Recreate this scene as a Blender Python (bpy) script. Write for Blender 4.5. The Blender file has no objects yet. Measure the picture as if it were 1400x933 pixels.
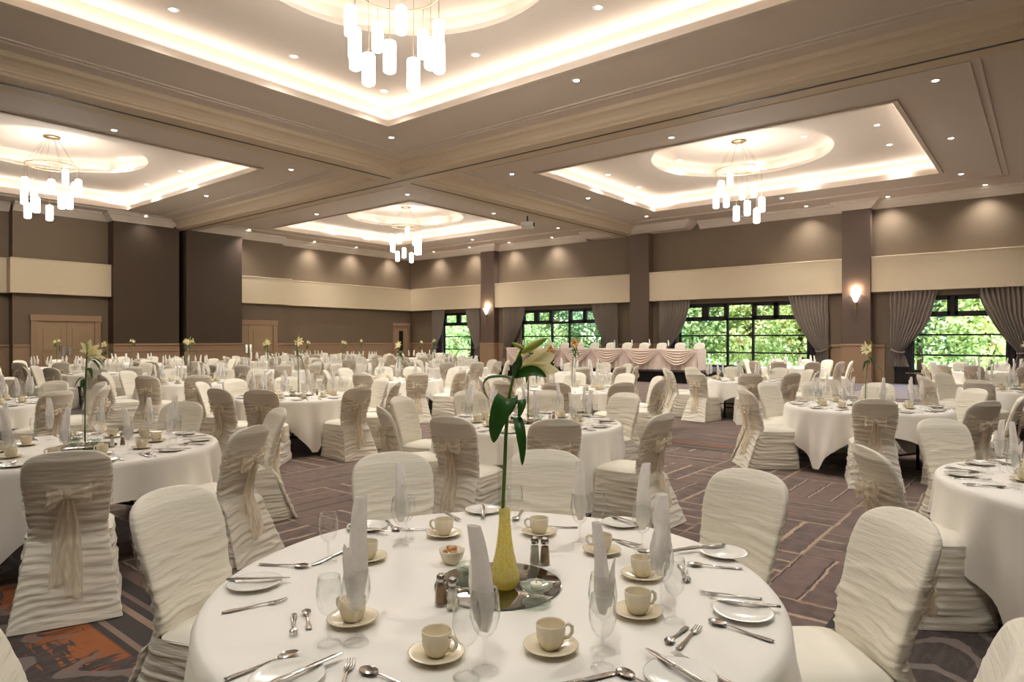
import bpy, math, random
from mathutils import Vector, Matrix, noise
PI = math.pi
rnd = random.Random(7)
SC = bpy.context.scene
COL = SC.collection

# ------------------------------------------------------------------ camera frame (photo 1400 x 933)
F, HOR, CAMZ = 900.0, 465.0, 1.57
EL = Vector((0.632, -0.775, 0.0)); ED = Vector((0.775, 0.632, 0.0))
def PD(px, py, d):
    p = EL * ((px - 700) / F * d) + ED * d
    return Vector((p.x, p.y, CAMZ + (HOR - py) * d / F))
def PZ(px, py, z):
    return PD(px, py, (z - CAMZ) * F / (HOR - py))
def pix(p):
    d = p[0] * ED.x + p[1] * ED.y
    return 700 + F * (p[0] * EL.x + p[1] * EL.y) / d
def camd(p): return p[0] * ED.x + p[1] * ED.y
def LD(lat, d): return EL * lat + ED * d

# ------------------------------------------------------------------ materials
def srgb(r, g, b):
    def f(c):
        c /= 255.0
        return c / 12.92 if c <= 0.04045 else ((c + 0.055) / 1.055) ** 2.4
    return (f(r), f(g), f(b), 1.0)

class NT:
    """Small shorthand for building node trees."""
    def __init__(self, name):
        self.m = bpy.data.materials.new(name); self.m.use_nodes = True
        self.t = self.m.node_tree; self.t.nodes.clear()
        self.out = self.t.nodes.new('ShaderNodeOutputMaterial')
    def n(self, typ, **kw):
        nd = self.t.nodes.new(typ)
        for k, v in kw.items(): setattr(nd, k, v)
        return nd
    def l(self, a, b): self.t.links.new(a, b)
    def put(self, sock, v):
        if isinstance(v, bpy.types.NodeSocket): self.l(v, sock)
        else: sock.default_value = v
    def math(self, op, a, b=None, c=None):
        nd = self.n('ShaderNodeMath', operation=op)
        for i, v in enumerate((a, b, c)):
            if v is not None: self.put(nd.inputs[i], v)
        return nd.outputs[0]
    def mix(self, f, a, b):
        nd = self.n('ShaderNodeMix', data_type='RGBA')
        self.put(nd.inputs[0], f); self.put(nd.inputs[6], a); self.put(nd.inputs[7], b)
        return nd.outputs[2]
    def step(self, v, lo, hi, a=0.0, b=1.0):
        nd = self.n('ShaderNodeMapRange', interpolation_type='SMOOTHSTEP')
        self.put(nd.inputs[0], v); self.put(nd.inputs[1], lo); self.put(nd.inputs[2], hi)
        self.put(nd.inputs[3], a); self.put(nd.inputs[4], b)
        return nd.outputs[0]
    def coord(self, kind='Object', scale=(1, 1, 1)):
        tc = self.n('ShaderNodeTexCoord'); mp = self.n('ShaderNodeMapping')
        mp.inputs['Scale'].default_value = scale
        self.l(tc.outputs[kind], mp.inputs['Vector'])
        return mp.outputs[0]
    def noise(self, vec, scale=5.0, detail=3.0, rough=0.5):
        nd = self.n('ShaderNodeTexNoise')
        if vec is not None: self.l(vec, nd.inputs['Vector'])
        nd.inputs['Scale'].default_value = scale; nd.inputs['Detail'].default_value = detail
        nd.inputs['Roughness'].default_value = rough
        return nd.outputs['Fac']
    def bump(self, h, strength=0.3, dist=0.01):
        nd = self.n('ShaderNodeBump'); nd.inputs['Strength'].default_value = strength
        nd.inputs['Distance'].default_value = dist
        self.l(h, nd.inputs['Height']); return nd.outputs[0]
    def bsdf(self, color, rough=0.6, spec=0.3, metal=0.0, normal=None, **kw):
        b = self.n('ShaderNodeBsdfPrincipled')
        self.put(b.inputs['Base Color'], color); self.put(b.inputs['Roughness'], rough)
        b.inputs['Specular IOR Level'].default_value = spec; b.inputs['Metallic'].default_value = metal
        if normal is not None: self.l(normal, b.inputs['Normal'])
        for k, v in kw.items(): self.put(b.inputs[k], v)
        self.l(b.outputs[0], self.out.inputs[0])
        return b

def simple(name, col, rough=0.5, spec=0.3, metal=0.0, var=0.06, nscale=8.0, bump=0.0, bscale=60.0, **kw):
    t = NT(name); v = t.coord()
    f = t.noise(v, nscale, 3)
    dark = tuple(c * (1 - var * 2) for c in col[:3]) + (1,)
    lite = tuple(min(1, c * (1 + var)) for c in col[:3]) + (1,)
    c = t.mix(f, dark, lite)
    nrm = t.bump(t.noise(v, bscale, 2), bump, 0.004) if bump else None
    t.bsdf(c, rough, spec, metal, nrm, **kw)
    return t.m

def fabric(name, col, wr=(5, 5, 45), strength=0.35, dist=0.012, rough=0.75, var=0.05, sheen=0.2, weave=500, ridge=False):
    t = NT(name); v = t.coord('Object', wr)
    h = t.noise(v, 1.0, 4, 0.55)
    if ridge: h = t.math('MULTIPLY', t.math('ABSOLUTE', t.math('SUBTRACT', h, 0.5)), -3.0)
    v2 = t.coord(); h2 = t.noise(v2, weave, 1)
    hh = t.math('MULTIPLY_ADD', h2, 0.06, h)
    f = t.noise(v2, 3.0, 2)
    dark = tuple(c * (1 - var * 2) for c in col[:3]) + (1,)
    lite = tuple(min(1, c * (1 + var)) for c in col[:3]) + (1,)
    t.bsdf(t.mix(f, dark, lite), rough, 0.2, 0.0, t.bump(hh, strength, dist), **{'Sheen Weight': sheen})
    return t.m

def glassy(name, tint=(1, 1, 1, 1), rough=0.02, base=0.06, edge=0.85, body=None, bodyw=0.0):
    """Thin clear glass: sees through, with a fresnel sheen that grows towards the rim."""
    t = NT(name)
    tr = t.n('ShaderNodeBsdfTransparent'); t.put(tr.inputs[0], tint)
    gl = t.n('ShaderNodeBsdfGlossy'); gl.inputs['Roughness'].default_value = rough
    lw = t.n('ShaderNodeLayerWeight'); lw.inputs['Blend'].default_value = 0.35
    fac = t.math('MULTIPLY_ADD', t.math('POWER', lw.outputs['Facing'], 2.4), edge - base, base)
    ms = t.n('ShaderNodeMixShader'); t.l(fac, ms.inputs[0]); t.l(tr.outputs[0], ms.inputs[1]); t.l(gl.outputs[0], ms.inputs[2])
    last = ms.outputs[0]
    if body:
        df = t.n('ShaderNodeBsdfDiffuse'); t.put(df.inputs[0], body)
        m2 = t.n('ShaderNodeMixShader'); m2.inputs[0].default_value = bodyw
        t.l(last, m2.inputs[1]); t.l(df.outputs[0], m2.inputs[2]); last = m2.outputs[0]
    t.l(last, t.out.inputs[0]); return t.m

def emitter(name, col, strength):
    t = NT(name); e = t.n('ShaderNodeEmission'); t.put(e.inputs[0], col); e.inputs[1].default_value = strength
    nz = t.noise(t.coord(), 3.0, 1)
    e2 = t.math('MULTIPLY_ADD', nz, strength * 0.06, strength * 0.97); t.l(e2, e.inputs[1])
    t.l(e.outputs[0], t.out.inputs[0]); return t.m

def organza(name='organza', lo=.50, hi=.84, sc=(40, 40, 6)):
    t = NT(name)
    tr = t.n('ShaderNodeBsdfTransparent')
    df = t.n('ShaderNodeBsdfDiffuse'); t.put(df.inputs[0], srgb(250, 240, 220))
    tl = t.n('ShaderNodeBsdfTranslucent'); t.put(tl.inputs[0], srgb(250, 240, 220))
    m1 = t.n('ShaderNodeMixShader'); m1.inputs[0].default_value = 0.3
    t.l(df.outputs[0], m1.inputs[1]); t.l(tl.outputs[0], m1.inputs[2])
    v = t.coord('Object', sc); f = t.step(t.noise(v, 1.0, 2), 0.25, 0.75, lo, hi)
    m2 = t.n('ShaderNodeMixShader'); t.l(f, m2.inputs[0]); t.l(tr.outputs[0], m2.inputs[1]); t.l(m1.outputs[0], m2.inputs[2])
    t.l(m2.outputs[0], t.out.inputs[0]); return t.m

def carpet():
    t = NT('carpet'); tc = t.n('ShaderNodeTexCoord'); sp = t.n('ShaderNodeSeparateXYZ'); t.l(tc.outputs['Object'], sp.inputs[0])
    x, y = sp.outputs[0], sp.outputs[1]; co = tc.outputs['Object']
    M = t.math
    pile = t.noise(co, 170, 2); soft = t.noise(co, 2.2, 3); mid = t.noise(co, 9.0, 3)
    # woven blocks of lines in the middle of the bay
    c = 0.92
    par = M('MODULO', M('ADD', M('FLOOR', M('DIVIDE', M('ADD', x, 40), c)), M('FLOOR', M('DIVIDE', M('ADD', y, 40), c))), 2.0)
    wob = M('MULTIPLY_ADD', mid, 0.05, -0.025)
    def pick(a, b): return M('ADD', M('MULTIPLY', a, M('SUBTRACT', 1.0, par)), M('MULTIPLY', b, par))
    u = pick(x, y); v = pick(y, x)
    vv = M('DIVIDE', M('ADD', M('ADD', v, 40.0), wob), c / 4)
    fv = M('ABSOLUTE', M('SUBTRACT', M('FRACT', vv), 0.5)); fu = M('ABSOLUTE', M('SUBTRACT', M('FRACT', M('DIVIDE', M('ADD', u, 40.0), c)), 0.5))
    idv = M('FLOOR', vv)
    rv = t.n('ShaderNodeTexWhiteNoise', noise_dimensions='2D'); cb = t.n('ShaderNodeCombineXYZ')
    t.l(idv, cb.inputs[0]); t.l(M('FLOOR', M('DIVIDE', M('ADD', u, 40.0), c)), cb.inputs[1]); t.l(cb.outputs[0], rv.inputs['Vector'])
    line = t.step(fv, 0.415, 0.445); lineu = t.step(fu, 0.482, 0.491)
    isdark = t.step(rv.outputs['Value'], 0.60, 0.64)
    present = t.step(t.noise(co, 3.2, 2), 0.30, 0.42)
    base = t.mix(t.step(mid, 0.3, 0.7), srgb(86, 69, 64), srgb(116, 96, 89))
    base = t.mix(t.step(rv.outputs['Value'], 0.2, 0.8, 0.0, 0.45), base, srgb(138, 112, 104))
    lc = t.mix(isdark, srgb(186, 162, 138), srgb(56, 46, 46))
    inner = t.mix(M('MULTIPLY', line, present), base, lc)
    inner = t.mix(M('MULTIPLY', lineu, 0.8), inner, srgb(168, 142, 118))
    # border stripes, orange flash, waves
    x0, x1, y0, y1 = 1.75, 9.0, 0.95, 12.6
    s = M('MAXIMUM', M('MAXIMUM', M('SUBTRACT', x0, x), M('SUBTRACT', x, x1)), M('MAXIMUM', M('SUBTRACT', y0, y), M('SUBTRACT', y, y1)))
    rampn = t.n('ShaderNodeValToRGB'); t.l(M('DIVIDE', s, 0.42), rampn.inputs[0])
    r = rampn.color_ramp; r.interpolation = 'CONSTANT'
    cols = [(0.0, (40, 32, 32)), (0.22, (120, 100, 90)), (0.3, (44, 36, 36)), (0.42, (150, 126, 108)), (0.52, (52, 42, 40)), (0.8, (132, 110, 96)), (0.88, (48, 38, 37))]
    r.elements[0].position = 0; r.elements[0].color = srgb(*cols[0][1]); r.elements[1].position = 0.22; r.elements[1].color = srgb(*cols[1][1])
    for p, cc in cols[2:]:
        e = r.elements.new(p); e.color = srgb(*cc)
    # waves
    wx = M('ADD', M('ADD', x, M('MULTIPLY', M('SINE', M('MULTIPLY', y, 11.0)), 0.13)), M('MULTIPLY', soft, 0.5))
    wv = M('ABSOLUTE', M('SUBTRACT', M('FRACT', M('DIVIDE', M('ADD', wx, 40.0), 0.34)), 0.5))
    dashes = t.noise(t.coord('Object', (9, 30, 1)), 1.0, 2)
    wave = t.mix(t.step(wv, 0.36, 0.39), t.mix(t.step(dashes, 0.45, 0.6), srgb(52, 41, 39), srgb(70, 57, 53)), srgb(116, 103, 97))
    # streaks running with the windows
    st = t.noise(t.coord('Object', (16, 1.1, 1)), 1.0, 3, 0.6)
    streak = t.mix(t.step(st, 0.4, 0.6), srgb(74, 58, 54), srgb(136, 112, 104))
    outer = t.mix(t.step(x, 9.2, 9.4), wave, streak)
    ow = t.step(x, 8.0, 9.0, 0.27, 0.15)   # how far the orange reaches
    fuzz = M('ADD', M('SUBTRACT', s, 0.36), M('MULTIPLY', M('SUBTRACT', t.noise(t.coord('Object', (36, 5, 1)), 1.0, 4), 0.5), 0.9))
    orange = M('MULTIPLY', M('MULTIPLY', M('LESS_THAN', fuzz, ow), M('GREATER_THAN', s, 0.36)), M('GREATER_THAN', y, 1.6))
    patch = t.step(M('ADD', t.noise(co, 0.55, 1), M('MULTIPLY', M('SUBTRACT', t.noise(t.coord('Object', (7, 34, 1)), 1.0, 3), 0.5), 0.35)), 0.42, 0.45)
    outer = t.mix(M('MULTIPLY', orange, patch), outer, t.mix(pile, srgb(134, 68, 8), srgb(170, 92, 18)))
    border = t.mix(t.step(s, 0.40, 0.42), rampn.outputs[0], outer)
    allc = t.mix(M('GREATER_THAN', s, 0.0), inner, border)
    fin = t.mix(t.step(pile, 0.3, 0.7, 0.0, 0.35), allc, t.mix(0.5, allc, srgb(40, 32, 30)))
    t.bsdf(fin, 0.85, 0.25, 0.0, t.bump(pile, 0.5, 0.004), **{'Sheen Weight': 0.25, 'Sheen Roughness': 0.5})
    return t.m

def wallpaper(name, a, b):
    t = NT(name); v = t.coord('Object', (60, 60, 260)); v2 = t.coord('Object', (0.9, 0.9, 0.8))
    f = t.noise(v, 1.0, 2); g = t.noise(v2, 1.0, 2)
    c = t.mix(t.math('ADD', t.math('MULTIPLY', f, 0.7), t.math('MULTIPLY', g, 0.3)), a, b)
    t.bsdf(c, 0.6, 0.25, 0.0, t.bump(f, 0.25, 0.003)); return t.m

def leafmat(name, a, b):
    t = NT(name); f = t.noise(t.coord('Object'), 1.6, 3)
    c = t.mix(t.step(f, 0.35, 0.65), a, b)
    df = t.n('ShaderNodeBsdfDiffuse'); tl = t.n('ShaderNodeBsdfTranslucent'); t.l(c, df.inputs[0]); t.l(c, tl.inputs[0])
    ms = t.n('ShaderNodeMixShader'); ms.inputs[0].default_value = 0.35
    t.l(df.outputs[0], ms.inputs[1]); t.l(tl.outputs[0], ms.inputs[2]); t.l(ms.outputs[0], t.out.inputs[0]); return t.m
def soft(name, a, b, scale, tw, bump=0.0):
    t = NT(name); vv = t.coord(); f = t.noise(vv, scale, 2); c = t.mix(t.step(f, .35, .65), a, b)
    df = t.n('ShaderNodeBsdfDiffuse'); tl = t.n('ShaderNodeBsdfTranslucent'); t.l(c, df.inputs[0]); t.l(c, tl.inputs[0])
    if bump: nb = t.bump(f, bump, .004); t.l(nb, df.inputs['Normal'])
    ms = t.n('ShaderNodeMixShader'); ms.inputs[0].default_value = tw
    t.l(df.outputs[0], ms.inputs[1]); t.l(tl.outputs[0], ms.inputs[2]); t.l(ms.outputs[0], t.out.inputs[0]); return t.m
MT = {}
MT['carpet'] = carpet()
MT['wall'] = wallpaper('taupe wall fabric', srgb(104, 89, 72), srgb(130, 113, 94))
MT['pillar'] = wallpaper('brown pillar fabric', srgb(92, 77, 67), srgb(112, 95, 83))
MT['pier'] = wallpaper('dark pier fabric', srgb(66, 53, 43), srgb(84, 69, 56))
MT['gap'] = simple('dark reveal', srgb(40, 32, 28), 0.8)
MT['band'] = simple('cream band', srgb(206, 190, 162), 0.6, var=0.02)
MT['wains'] = simple('tan wainscot', srgb(160, 132, 104), 0.55, var=0.03)
MT['door'] = simple('door veneer', srgb(164, 138, 108), 0.45, var=0.05, nscale=3)
MT['ceil'] = simple('ceiling paint', srgb(204, 190, 176), 0.8, var=0.01)
MT['beam'] = simple('beam paint', srgb(200, 182, 156), 0.7, var=0.015)
MT['mould'] = simple('moulding paint', srgb(206, 193, 178), 0.7, var=0.01)
MT['track'] = simple('track metal', srgb(70, 60, 52), 0.5)
MT['frame'] = simple('dark window frame', srgb(34, 30, 30), 0.4)
MT['glass'] = glassy('window glass', (0.97, 0.99, 1, 1), 0.01, 0.03, 0.5)
MT['drape'] = fabric('grey brown drape', srgb(140, 128, 116), (30, 30, 2), 0.3, 0.01, 0.7)
MT['lining'] = fabric('dark purple curtain', srgb(58, 46, 52), (30, 30, 2), 0.3, 0.01, 0.8)
MT['cloth'] = fabric('white tablecloth linen', srgb(244, 240, 232), (7, 7, 7), 0.10, 0.01, 0.75, 0.015, 0.1, 700)
MT['ivory'] = fabric('ivory chair cover', srgb(238, 232, 216), (3.2, 3.2, 34), 0.34, 0.010, 0.6, 0.02, 0.2, 600, True)
MT['ivory_seat'] = fabric('ivory seat cover', srgb(240, 235, 220), (7, 7, 7), 0.15, 0.01, 0.62, 0.02, 0.2, 600)
MT['organza'] = organza()
MT['organza_band'] = organza('sheer organza', .06, .34, (5, 5, 50))
MT['goblet'] = glassy('drinking glass', (0.985, 0.99, 0.985, 1), 0.015, 0.045, 0.95)
MT['vaseglass'] = glassy('vase glass', (0.99, 0.99, 0.985, 1), 0.02, 0.06, 0.5)
MT['candleglass'] = glassy('candle glass', (0.9, 0.97, 0.92, 1), 0.05, 0.12, 0.8, srgb(214, 228, 214), 0.18)
MT['china'] = simple('cream china', srgb(230, 219, 192), 0.18, 0.5, var=0.01)
MT['plate'] = simple('white china', srgb(240, 238, 230), 0.15, 0.5, var=0.01)
MT['steel'] = simple('cutlery steel', (0.62, 0.60, 0.57, 1), 0.16, 0.5, 1.0, 0.03)
MT['mirror'] = simple('mirror plate', (0.30, 0.295, 0.29, 1), 0.03, 0.5, 1.0, 0.01)
MT['mirroredge'] = simple('mirror edge', srgb(96, 104, 98), 0.2, 0.5)
MT['black'] = simple('black metal', srgb(26, 24, 24), 0.45)
MT['wood'] = simple('table board', srgb(92, 66, 46), 0.5, var=0.12)
MT['stem'] = simple('green stem', srgb(96, 132, 48), 0.5, var=0.15)
MT['leaf'] = simple('lily leaf', srgb(48, 96, 34), 0.35, 0.4, var=0.2, nscale=30)
MT['bud'] = simple('lily bud', srgb(176, 190, 84), 0.5, var=0.15)
MT['napkin'] = soft('white napkin linen', srgb(250, 247, 244), srgb(255, 253, 250), 40, .45, .2)
MT['petal'] = leafmat('lily petal', srgb(255, 246, 196), srgb(255, 252, 226))
MT['petal_o'] = simple('orange lily petal', srgb(246, 190, 120), 0.5, var=0.1)
MT['pollen'] = simple('lily anther', srgb(84, 44, 20), 0.8)
MT['gel'] = soft('yellow gel beads', srgb(255, 236, 120), srgb(255, 252, 190), 130, .5, .6)
MT['salt'] = simple('salt', srgb(232, 226, 212), 0.8)
MT['pepper'] = simple('ground pepper', srgb(150, 124, 92), 0.9, var=0.2, nscale=400)
MT['cap'] = simple('chrome cap', (0.5, 0.49, 0.47, 1), 0.2, 0.5, 1.0)
MT['sugar'] = simple('brown sugar lumps', srgb(206, 160, 110), 0.8, var=0.2, nscale=60)
MT['wax'] = simple('white wax', srgb(246, 240, 222), 0.5)
MT['pink'] = fabric('blush swag satin', srgb(240, 222, 210), (6, 6, 12), 0.15, 0.01, 0.5)
MT['stage'] = simple('black stage skirt', srgb(22, 19, 19), 0.8)
MT['stagetop'] = simple('stage carpet', srgb(84, 70, 66), 0.9)
MT['white_glow'] = emitter('pendant glass glow', (1.0, 0.95, 0.88, 1), 5.0)
MT['down_glow'] = emitter('downlight glow', (1.0, 0.93, 0.82, 1), 8.0)
MT['sconce_glow'] = emitter('sconce glow', (1.0, 0.86, 0.74, 1), 2.2)
MT['brass'] = simple('aged brass', (0.42, 0.31, 0.17, 1), 0.35, 0.5, 1.0)
MT['wire'] = simple('fine wire', srgb(150, 128, 96), 0.4, 0.5, 0.6)
MT['white_plastic'] = simple('white plastic', srgb(225, 222, 216), 0.4)
MT['dark_plastic'] = simple('dark plastic', srgb(50, 48, 48), 0.4)
MT['paper'] = simple('paper', srgb(232, 226, 150), 0.8)
MT['carpet_sheen'] = simple('carpet_sheen', srgb(168, 160, 166), 0.28, 0.6, var=.06, nscale=4)  # lilac gloss standing in for blue window light on the carpet
MT['bark'] = simple('bark', srgb(84, 66, 48), 0.9, var=0.2)
MT['lawn'] = simple('lawn grass', srgb(110, 140, 60), 0.9, var=0.25, nscale=2)
MT['leaves_a'] = leafmat('bright foliage', srgb(150, 168, 96), srgb(222, 224, 156))
MT['leaves_b'] = leafmat('mid foliage', srgb(120, 150, 94), srgb(196, 208, 146))
MT['leaves_c'] = leafmat('cool foliage', srgb(96, 128, 94), srgb(156, 180, 134))

# ------------------------------------------------------------------ mesh helper
class MB:
    def __init__(self): self.v = []; self.f = []
    def quad(self, a, b, c, d):
        i = len(self.v); self.v += [Vector(a), Vector(b), Vector(c), Vector(d)]; self.f.append((i, i + 1, i + 2, i + 3)); return self
    def box(self, x0, x1, y0, y1, z0, z1):
        i = len(self.v)
        self.v += [Vector(p) for p in ((x0, y0, z0), (x1, y0, z0), (x1, y1, z0), (x0, y1, z0), (x0, y0, z1), (x1, y0, z1), (x1, y1, z1), (x0, y1, z1))]
        for q in ((0, 3, 2, 1), (4, 5, 6, 7), (0, 1, 5, 4), (1, 2, 6, 5), (2, 3, 7, 6), (3, 0, 4, 7)): self.f.append(tuple(i + k for k in q))
        return self
    def bbox(self, x0, x1, y0, y1, z0, z1, b=0.01):
        """box with chamfered vertical and horizontal edges"""
        n = 8; i = len(self.v)
        rings = [(z0, b), (z0 + b, 0), (z1 - b, 0), (z1, b)]
        for z, ins in rings:
            for (cx, cy) in ((x0 + ins, y0 + b), (x0 + b, y0 + ins), (x1 - b, y0 + ins), (x1 - ins, y0 + b), (x1 - ins, y1 - b), (x1 - b, y1 - ins), (x0 + b, y1 - ins), (x0 + ins, y1 - b)):
                self.v.append(Vector((cx, cy, z)))
        for r in range(3):
            for k in range(n):
                a = i + r * n + k; bb = i + r * n + (k + 1) % n
                self.f.append((a, bb, bb + n, a + n))
        self.f.append(tuple(i + k for k in reversed(range(n)))); self.f.append(tuple(i + 3 * n + k for k in range(n)))
        return self
    def grid(self, fn, nu, nv, closeu=False):
        i = len(self.v); w = nu if closeu else nu + 1
        for b in range(nv + 1):
            for a in range(w): self.v.append(Vector(fn(a / nu, b / nv)))
        for b in range(nv):
            for a in range(nu):
                a2 = (a + 1) % w
                self.f.append((i + b * w + a, i + b * w + a2, i + (b + 1) * w + a2, i + (b + 1) * w + a))
        return self
    def lathe(self, prof, n=24, c=(0, 0, 0), cap0=False, cap1=False):
        i = len(self.v); c = Vector(c); m = len(prof)
        for (r, z) in prof:
            for k in range(n):
                t = 2 * PI * k / n; self.v.append(c + Vector((r * math.cos(t), r * math.sin(t), z)))
        for j in range(m - 1):
            for k in range(n):
                k2 = (k + 1) % n
                self.f.append((i + j * n + k, i + j * n + k2, i + (j + 1) * n + k2, i + (j + 1) * n + k))
        if cap0: self.f.append(tuple(i + k for k in reversed(range(n))))
        if cap1: self.f.append(tuple(i + (m - 1) * n + k for k in range(n)))
        return self
    def tube(self, pts, rad, n=8, caps=True):
        pts = [Vector(p) for p in pts]; i = len(self.v); m = len(pts)
        if not isinstance(rad, (list, tuple)): rad = [rad] * m
        prev = None
        for j, p in enumerate(pts):
            d = (pts[min(j + 1, m - 1)] - pts[max(j - 1, 0)]).normalized()
            if prev is None:
                a = Vector((0, 0, 1)) if abs(d.z) < 0.9 else Vector((1, 0, 0))
                s = d.cross(a).normalized()
            else:
                s = (prev - d * prev.dot(d)).normalized()
            prev = s; t = d.cross(s)
            for k in range(n):
                w = 2 * PI * k / n; self.v.append(p + (s * math.cos(w) + t * math.sin(w)) * rad[j])
        for j in range(m - 1):
            for k in range(n):
                k2 = (k + 1) % n
                self.f.append((i + j * n + k, i + j * n + k2, i + (j + 1) * n + k2, i + (j + 1) * n + k))
        if caps:
            self.f.append(tuple(i + k for k in reversed(range(n)))); self.f.append(tuple(i + (m - 1) * n + k for k in range(n)))
        return self
    def ribbon(self, pts, widths, side, fold=0.0, curl=0.0):
        """leaf or strap along pts; side = sideways vector"""
        pts = [Vector(p) for p in pts]; side = Vector(side).normalized(); m = len(pts); i = len(self.v)
        for j, p in enumerate(pts):
            d = (pts[min(j + 1, m - 1)] - pts[max(j - 1, 0)]).normalized()
            s = (side - d * side.dot(d)).normalized(); nn = d.cross(s)
            for k in (-1, -0.5, 0, 0.5, 1):
                self.v.append(p + s * (k * widths[j]) + nn * (abs(k) * fold * widths[j]))
        for j in range(m - 1):
            for k in range(4): a = i + j * 5 + k; self.f.append((a, a + 1, a + 6, a + 5))
        return self
    def blob(self, c, r, nu=12, nv=8, jitter=0.0, seed=0):
        c = Vector(c); r = Vector(r) if not isinstance(r, (int, float)) else Vector((r, r, r))
        def fn(a, b):
            th = 2 * PI * a; ph = PI * (0.001 + 0.998 * b)
            q = Vector((math.sin(ph) * math.cos(th), math.sin(ph) * math.sin(th), -math.cos(ph)))
            k = 1 + jitter * noise.noise(q * 2.3 + Vector((seed, seed, seed)))
            return c + Vector((q.x * r.x, q.y * r.y, q.z * r.z)) * k
        return self.grid(fn, nu, nv, True)
    def add(self, o):
        i = len(self.v); self.v += [p.copy() for p in o.v]; self.f += [tuple(i + k for k in q) for q in o.f]; return self
    def xf(self, m):
        self.v = [m @ p for p in self.v]; return self
    def mesh(self, name, mat, smooth=True):
        me = bpy.data.meshes.new(name); me.from_pydata([tuple(p) for p in self.v], [], self.f)
        me.materials.append(MT[mat] if isinstance(mat, str) else mat)
        if smooth:
            me.polygons.foreach_set('use_smooth', [True] * len(me.polygons))
        me.validate(); me.update()
        return me

# ------------------------------------------------------------------ object helpers
LABELS = {}
def put(name, me, parent=None, loc=None, rotz=None):
    o = bpy.data.objects.new(name, me); COL.objects.link(o)
    if parent is not None: o.parent = parent
    if loc is not None: o.location = loc
    if rotz is not None: o.rotation_euler = (0, 0, rotz)
    return o
def tag(o, label, cat, group=None):
    o['label'] = label; o['category'] = cat
    if group: o['group'] = group
    LABELS.setdefault(label, []).append(o.name)
    return o
def thing(name, label, cat, loc=(0, 0, 0), rotz=0.0, group=None):
    return tag(put(name, None, None, loc, rotz), label, cat, group)
def struct(name, mb, mat, smooth=False, parent=None):
    o = put(name, mb.mesh(name, mat, smooth), parent)
    if parent is None: o['kind'] = 'structure'
    return o
def part(name, mb, mat, parent, smooth=True):
    return put(name, mb.mesh(name, mat, smooth), parent)
def assemble(name, parts, label, cat, loc, rotz=0.0, group=None, rot=None):
    """A thing from ready meshes: parts = [(part name, mesh, [(sub name, mesh)...])]; one mesh alone becomes the thing itself."""
    if len(parts) == 1 and not parts[0][2]:
        o = tag(put(name, parts[0][1], None, loc, rotz), label, cat, group)
    else:
        o = thing(name, label, cat, loc, rotz, group)
        for pn, me, subs in parts:
            p = put(pn, me, o)
            for sn, sm in subs: put(sn, sm, p)
    if rot is not None: o.rotation_euler = rot
    return o
ORD = ['first', 'second', 'third', 'fourth', 'fifth', 'sixth', 'seventh', 'eighth', 'ninth', 'tenth', 'eleventh', 'twelfth', 'thirteenth', 'fourteenth', 'fifteenth', 'sixteenth', 'seventeenth', 'eighteenth', 'nineteenth', 'twentieth']
def lamp(kind, name, loc, power, col, parent=None, **kw):
    L = bpy.data.lights.new(name, kind); L.energy = power; L.color = col
    for k, v in kw.items(): setattr(L, k, v)
    o = bpy.data.objects.new(name, L); COL.objects.link(o); o.location = loc
    return o
SKY, SUN, EXPO = 1.1, 2.0, 1.95
# ================================================================== ROOM
X0, X1, Y0, Y1 = -2.4, 27.0, -3.8, 29.9
ZC, ZT, ZR, ZROOF = 6.65, 7.16, 7.6, 8.0
BAX0, BAX1, BBY0, BBY1, ZB = 12.75, 13.6, 14.55, 15.5, 6.33
WARM = (1.0, 0.955, 0.89)
COVE = (1.0, 0.925, 0.82)

struct('floor', MB().quad((X0 - .2, Y0 - .2, 0), (X1 + .2, Y0 - .2, 0), (X1 + .2, Y1 + .2, 0), (X0 - .2, Y1 + .2, 0)), 'carpet')
struct('ground', MB().quad((X1 + .25, -60, -.25), (120, -60, -.25), (120, 120, -.25), (X1 + .25, 120, -.25)), 'lawn')
struct('roof', MB().box(X0 - .3, X1 + .4, Y0 - .3, Y1 + .5, ZROOF, ZROOF + .2), 'ceil')

# --- window wall (X = X1) with four openings
WIN = [(24.8, 27.2), (16.5, 21.4), (7.2, 12.6), (1.0, 3.9)]
WZ0, WZ1 = 0.42, 3.12
b = MB(); yprev = Y1 + .2
for (ya, yb) in WIN:
    b.box(X1, X1 + .25, yb, yprev, 0, ZROOF); b.box(X1, X1 + .25, ya, yb, 0, WZ0); b.box(X1, X1 + .25, ya, yb, WZ1, ZROOF); yprev = ya
b.box(X1, X1 + .25, Y0 - .2, yprev, 0, ZROOF)
struct('wall_right', b, 'wall')
struct('wall_left', MB().box(X0 - .2, X1 + .25, Y1, Y1 + .2, 0, ZROOF), 'wall')
struct('wall_back', MB().box(X0 - .2, X0, Y0 - .2, Y1 + .2, 0, ZROOF), 'wall')
struct('wall_front', MB().box(X0 - .2, X1 + .25, Y0 - .2, Y0, 0, ZROOF), 'wall')

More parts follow.
